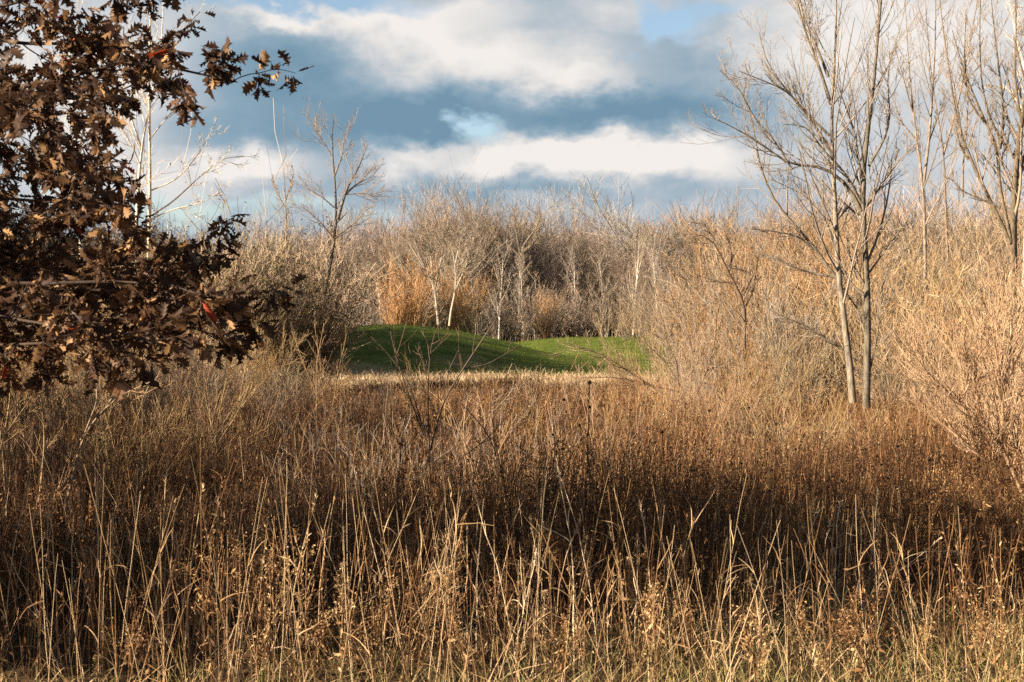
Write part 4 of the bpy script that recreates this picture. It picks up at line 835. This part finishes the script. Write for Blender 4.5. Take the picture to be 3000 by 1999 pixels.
def seed_proto(seed):
    rng = np.random.default_rng(seed); t = thing('seed_head_weed', 'proto', 'weed'); g = Geo()
    P, Rr = strands(np.array([[0, 0, -.03]]), np.array([[rng.normal(0, .1), rng.normal(0, .1), 1]]), np.array([1.0]), 9, 0, .03, rng, .0035, .0024); g.tubes(P, Rr, 5, .4, rng)
    P1, R1 = grow(P, Rr, 3, rng, .55, .85, 34, 6, .25, .2, 5, .5, .04, .7, .7, .0018); g.tubes(P1, R1, 4, .3, rng)
    g.build('stem', M['seed'], t)
    for tip, s in [(P[0, -1], .0115)]+[(p, .008) for p in P1[:, -1]]:
        h = Geo(); n = 110; dd = nz(rng.normal(size=(n, 3))); S_ = tip+dd*s*rng.uniform(.5, 1, (n, 1))*np.array([1, 1, .85]); A = dd*s*.42; B = nz(np.cross(A, rng.normal(size=(n, 3))))*s*.2
        h.cards(S_, A, B, rng.uniform(0, 1, n)); h.build('seed_head', M['seed'], t)
    HIDE.append(t); return t
SP = [seed_proto(800+i) for i in range(3)]
for i, (u, v, D) in enumerate([(1690, 1097, 9), (1640, 1152, 11), (1022, 1215, 10), (1160, 1286, 9.5), (1215, 1232, 11), (1395, 1160, 13), (1958, 1252, 10), (2113, 1187, 11), (2150, 1180, 13), (2255, 1220, 11), (2200, 1258, 12), (2315, 1300, 11), (2165, 1345, 10), (2275, 1430, 9.5), (2295, 1425, 9.8), (2440, 1395, 9.6), (2665, 1285, 10), (2720, 1330, 10), (2740, 1472, 9.5), (2480, 1470, 9.4), (2110, 1510, 9.4), (2008, 1318, 11), (2570, 1305, 11), (2545, 1310, 12), (2660, 1430, 10), (1830, 1480, 9.8), (300, 1275, 10), (228, 1520, 8.8), (650, 1395, 9.8), (1590, 1300, 10), (1735, 1350, 10.5), (2400, 1220, 13), (2620, 1350, 10.5), (1870, 1190, 14), (2760, 1240, 11)]):
    b = px(u, v, D); g0 = on(b[0], D); hh = max(b[2]-g0[2], .25)
    where = 'above the centre of the meadow' if u < 1800 and u > 900 else ('in the left meadow' if u <= 900 else 'in the golden grass below the twin-trunked tree')
    lab = 'dark round seed head standing alone above the tan strip, just right of centre' if i == 0 else ('dark seed head weed ' + where)
    dup(SP[i % 3], g0, rg.uniform(0, 6.28), (1, 1, hh/1.0), lab, None if i == 0 else 'dark seed heads '+where, (rg.normal(0, .05), rg.normal(0, .05)))

# dark whippy stems in the middle and pale twig shrubs under the oak
def whip(name, label, D, trunks, seed, r, mats, twig, rtw=.0022, up=.35, lr=(.3, .4, .4), ang=40):
    return traced(name, label, 'shrub', D, trunks, r, mats, seed, twig, rtw, lr, up, .15, S=5, ang=ang, t0=.25, parts=('stems', 'twigs'))
DK = (M['dark_bark'], M['dark_bark'])
whip('bare_sapling', 'dark bare sapling with arching stems before the left part of the green mound', 10, [q3([(560, 2100), (300, 1390), (240, 1200), (205, 1040), (170, 880)]), q3([(300, 1390), (260, 1250), (250, 1180)]), q3([(440, 1750), (340, 1400), (180, 1180), (80, 1090)])], 71, [.007, .004, .005], DK, (5, 3, 0))
whip('bare_sapling', 'dark thin sapling rising straight before the middle of the green mound', 10, [q3([(470, 2100), (460, 1450), (475, 1200), (500, 1080), (545, 990)]), q3([(465, 1420), (430, 1250), (380, 1150)]), q3([(475, 1230), (460, 1120), (420, 1050)])], 72, [.007, .004, .004], DK, (5, 3, 0))
whip('bare_sapling', 'dark sapling whose long stem leans far right across the mound', 10, [q3([(430, 2000), (560, 1500), (690, 1300), (830, 1090), (985, 860)]), q3([(560, 1480), (600, 1300), (660, 1180)]), q3([(690, 1300), (850, 1270), (1060, 1150)])], 73, [.007, .004, .004], DK, (4, 3, 0))
whip('bare_sapling', 'dark branching sapling low in the middle of the meadow', 10, [zc([(850, 900), (850, 650), (790, 380), (720, 250), (560, 100)]), zc([(850, 680), (900, 500), (1000, 360)]), zc([(450, 600), (480, 300), (500, 230), (380, 0)]), zc([(620, 420), (740, 330), (850, 210)])], 74, [.007, .005, .006, .004], DK, (5, 3, 0))
whip('red_stemmed_weed', 'pinkish red-stemmed weed left of centre in the meadow', 11, [zc([(700, 600), (640, 350), (590, 270), (540, 100)]), zc([(690, 500), (740, 250), (700, 100)]), zc([(720, 600), (800, 400), (900, 200)]), zc([(660, 500), (620, 300), (640, 120)])], 75, [.005, .005, .005, .004], (M['red_twig'], M['red_twig']), (6, 3, 0))
PL = (M['twig'], M['twig'])
whip('pale_twig_shrub', 'pale forking twig shrub under the oak, fanning out to the right', 9.5, [zb([(330, 700), (420, 330), (520, 190), (640, 90), (820, 20)]), zb([(420, 330), (560, 130), (620, 40), (760, -150)]), zb([(440, 300), (500, 130), (480, -60)]), zb([(540, 180), (700, 120), (830, 50)]), zb([(520, 200), (600, 60), (580, -80)])], 76, [.011, .008, .007, .006, .006], PL, (9, 5, 3), .0026)
whip('pale_twig_shrub', 'pale forking twig shrub at the far left edge under the oak', 9.8, [zb([(-60, 700), (0, 330), (110, 170), (190, 60)]), zb([(0, 300), (-60, 120), (-90, 0)]), zb([(60, 250), (180, 160), (260, 90)]), zb([(10, 330), (60, 120), (70, 0)])], 77, [.011, .007, .007, .006], PL, (9, 5, 3), .0026)
whip('pale_twig_shrub', 'pale twig shrub with upright shoots between the other two under the oak', 10.5, [zb([(200, 650), (240, 330), (230, 130), (200, 0)]), zb([(240, 330), (300, 200), (340, 40)]), zb([(238, 250), (170, 140), (120, 60)])], 78, [.01, .007, .007], PL, (10, 5, 3), .0026)
whip('pale_twig_shrub', 'thin tan twig clump left of the green mound in front of the dark bush', 17, [(lambda p: z3(p, 650, 250, .606))(p) for p in [[(500, 1700), (480, 1400), (440, 1150)], [(500, 1600), (400, 1350), (350, 1200)], [(520, 1650), (560, 1400), (600, 1200)], [(460, 1700), (460, 1350), (500, 1150)]]], 79, [.007, .006, .006, .006], PL, (7, 3, 0), .0035, .6, (.22, .4, .4), 24)

for t in HIDE:
    for c in list(t.children): bpy.data.objects.remove(c)
    bpy.data.objects.remove(t)
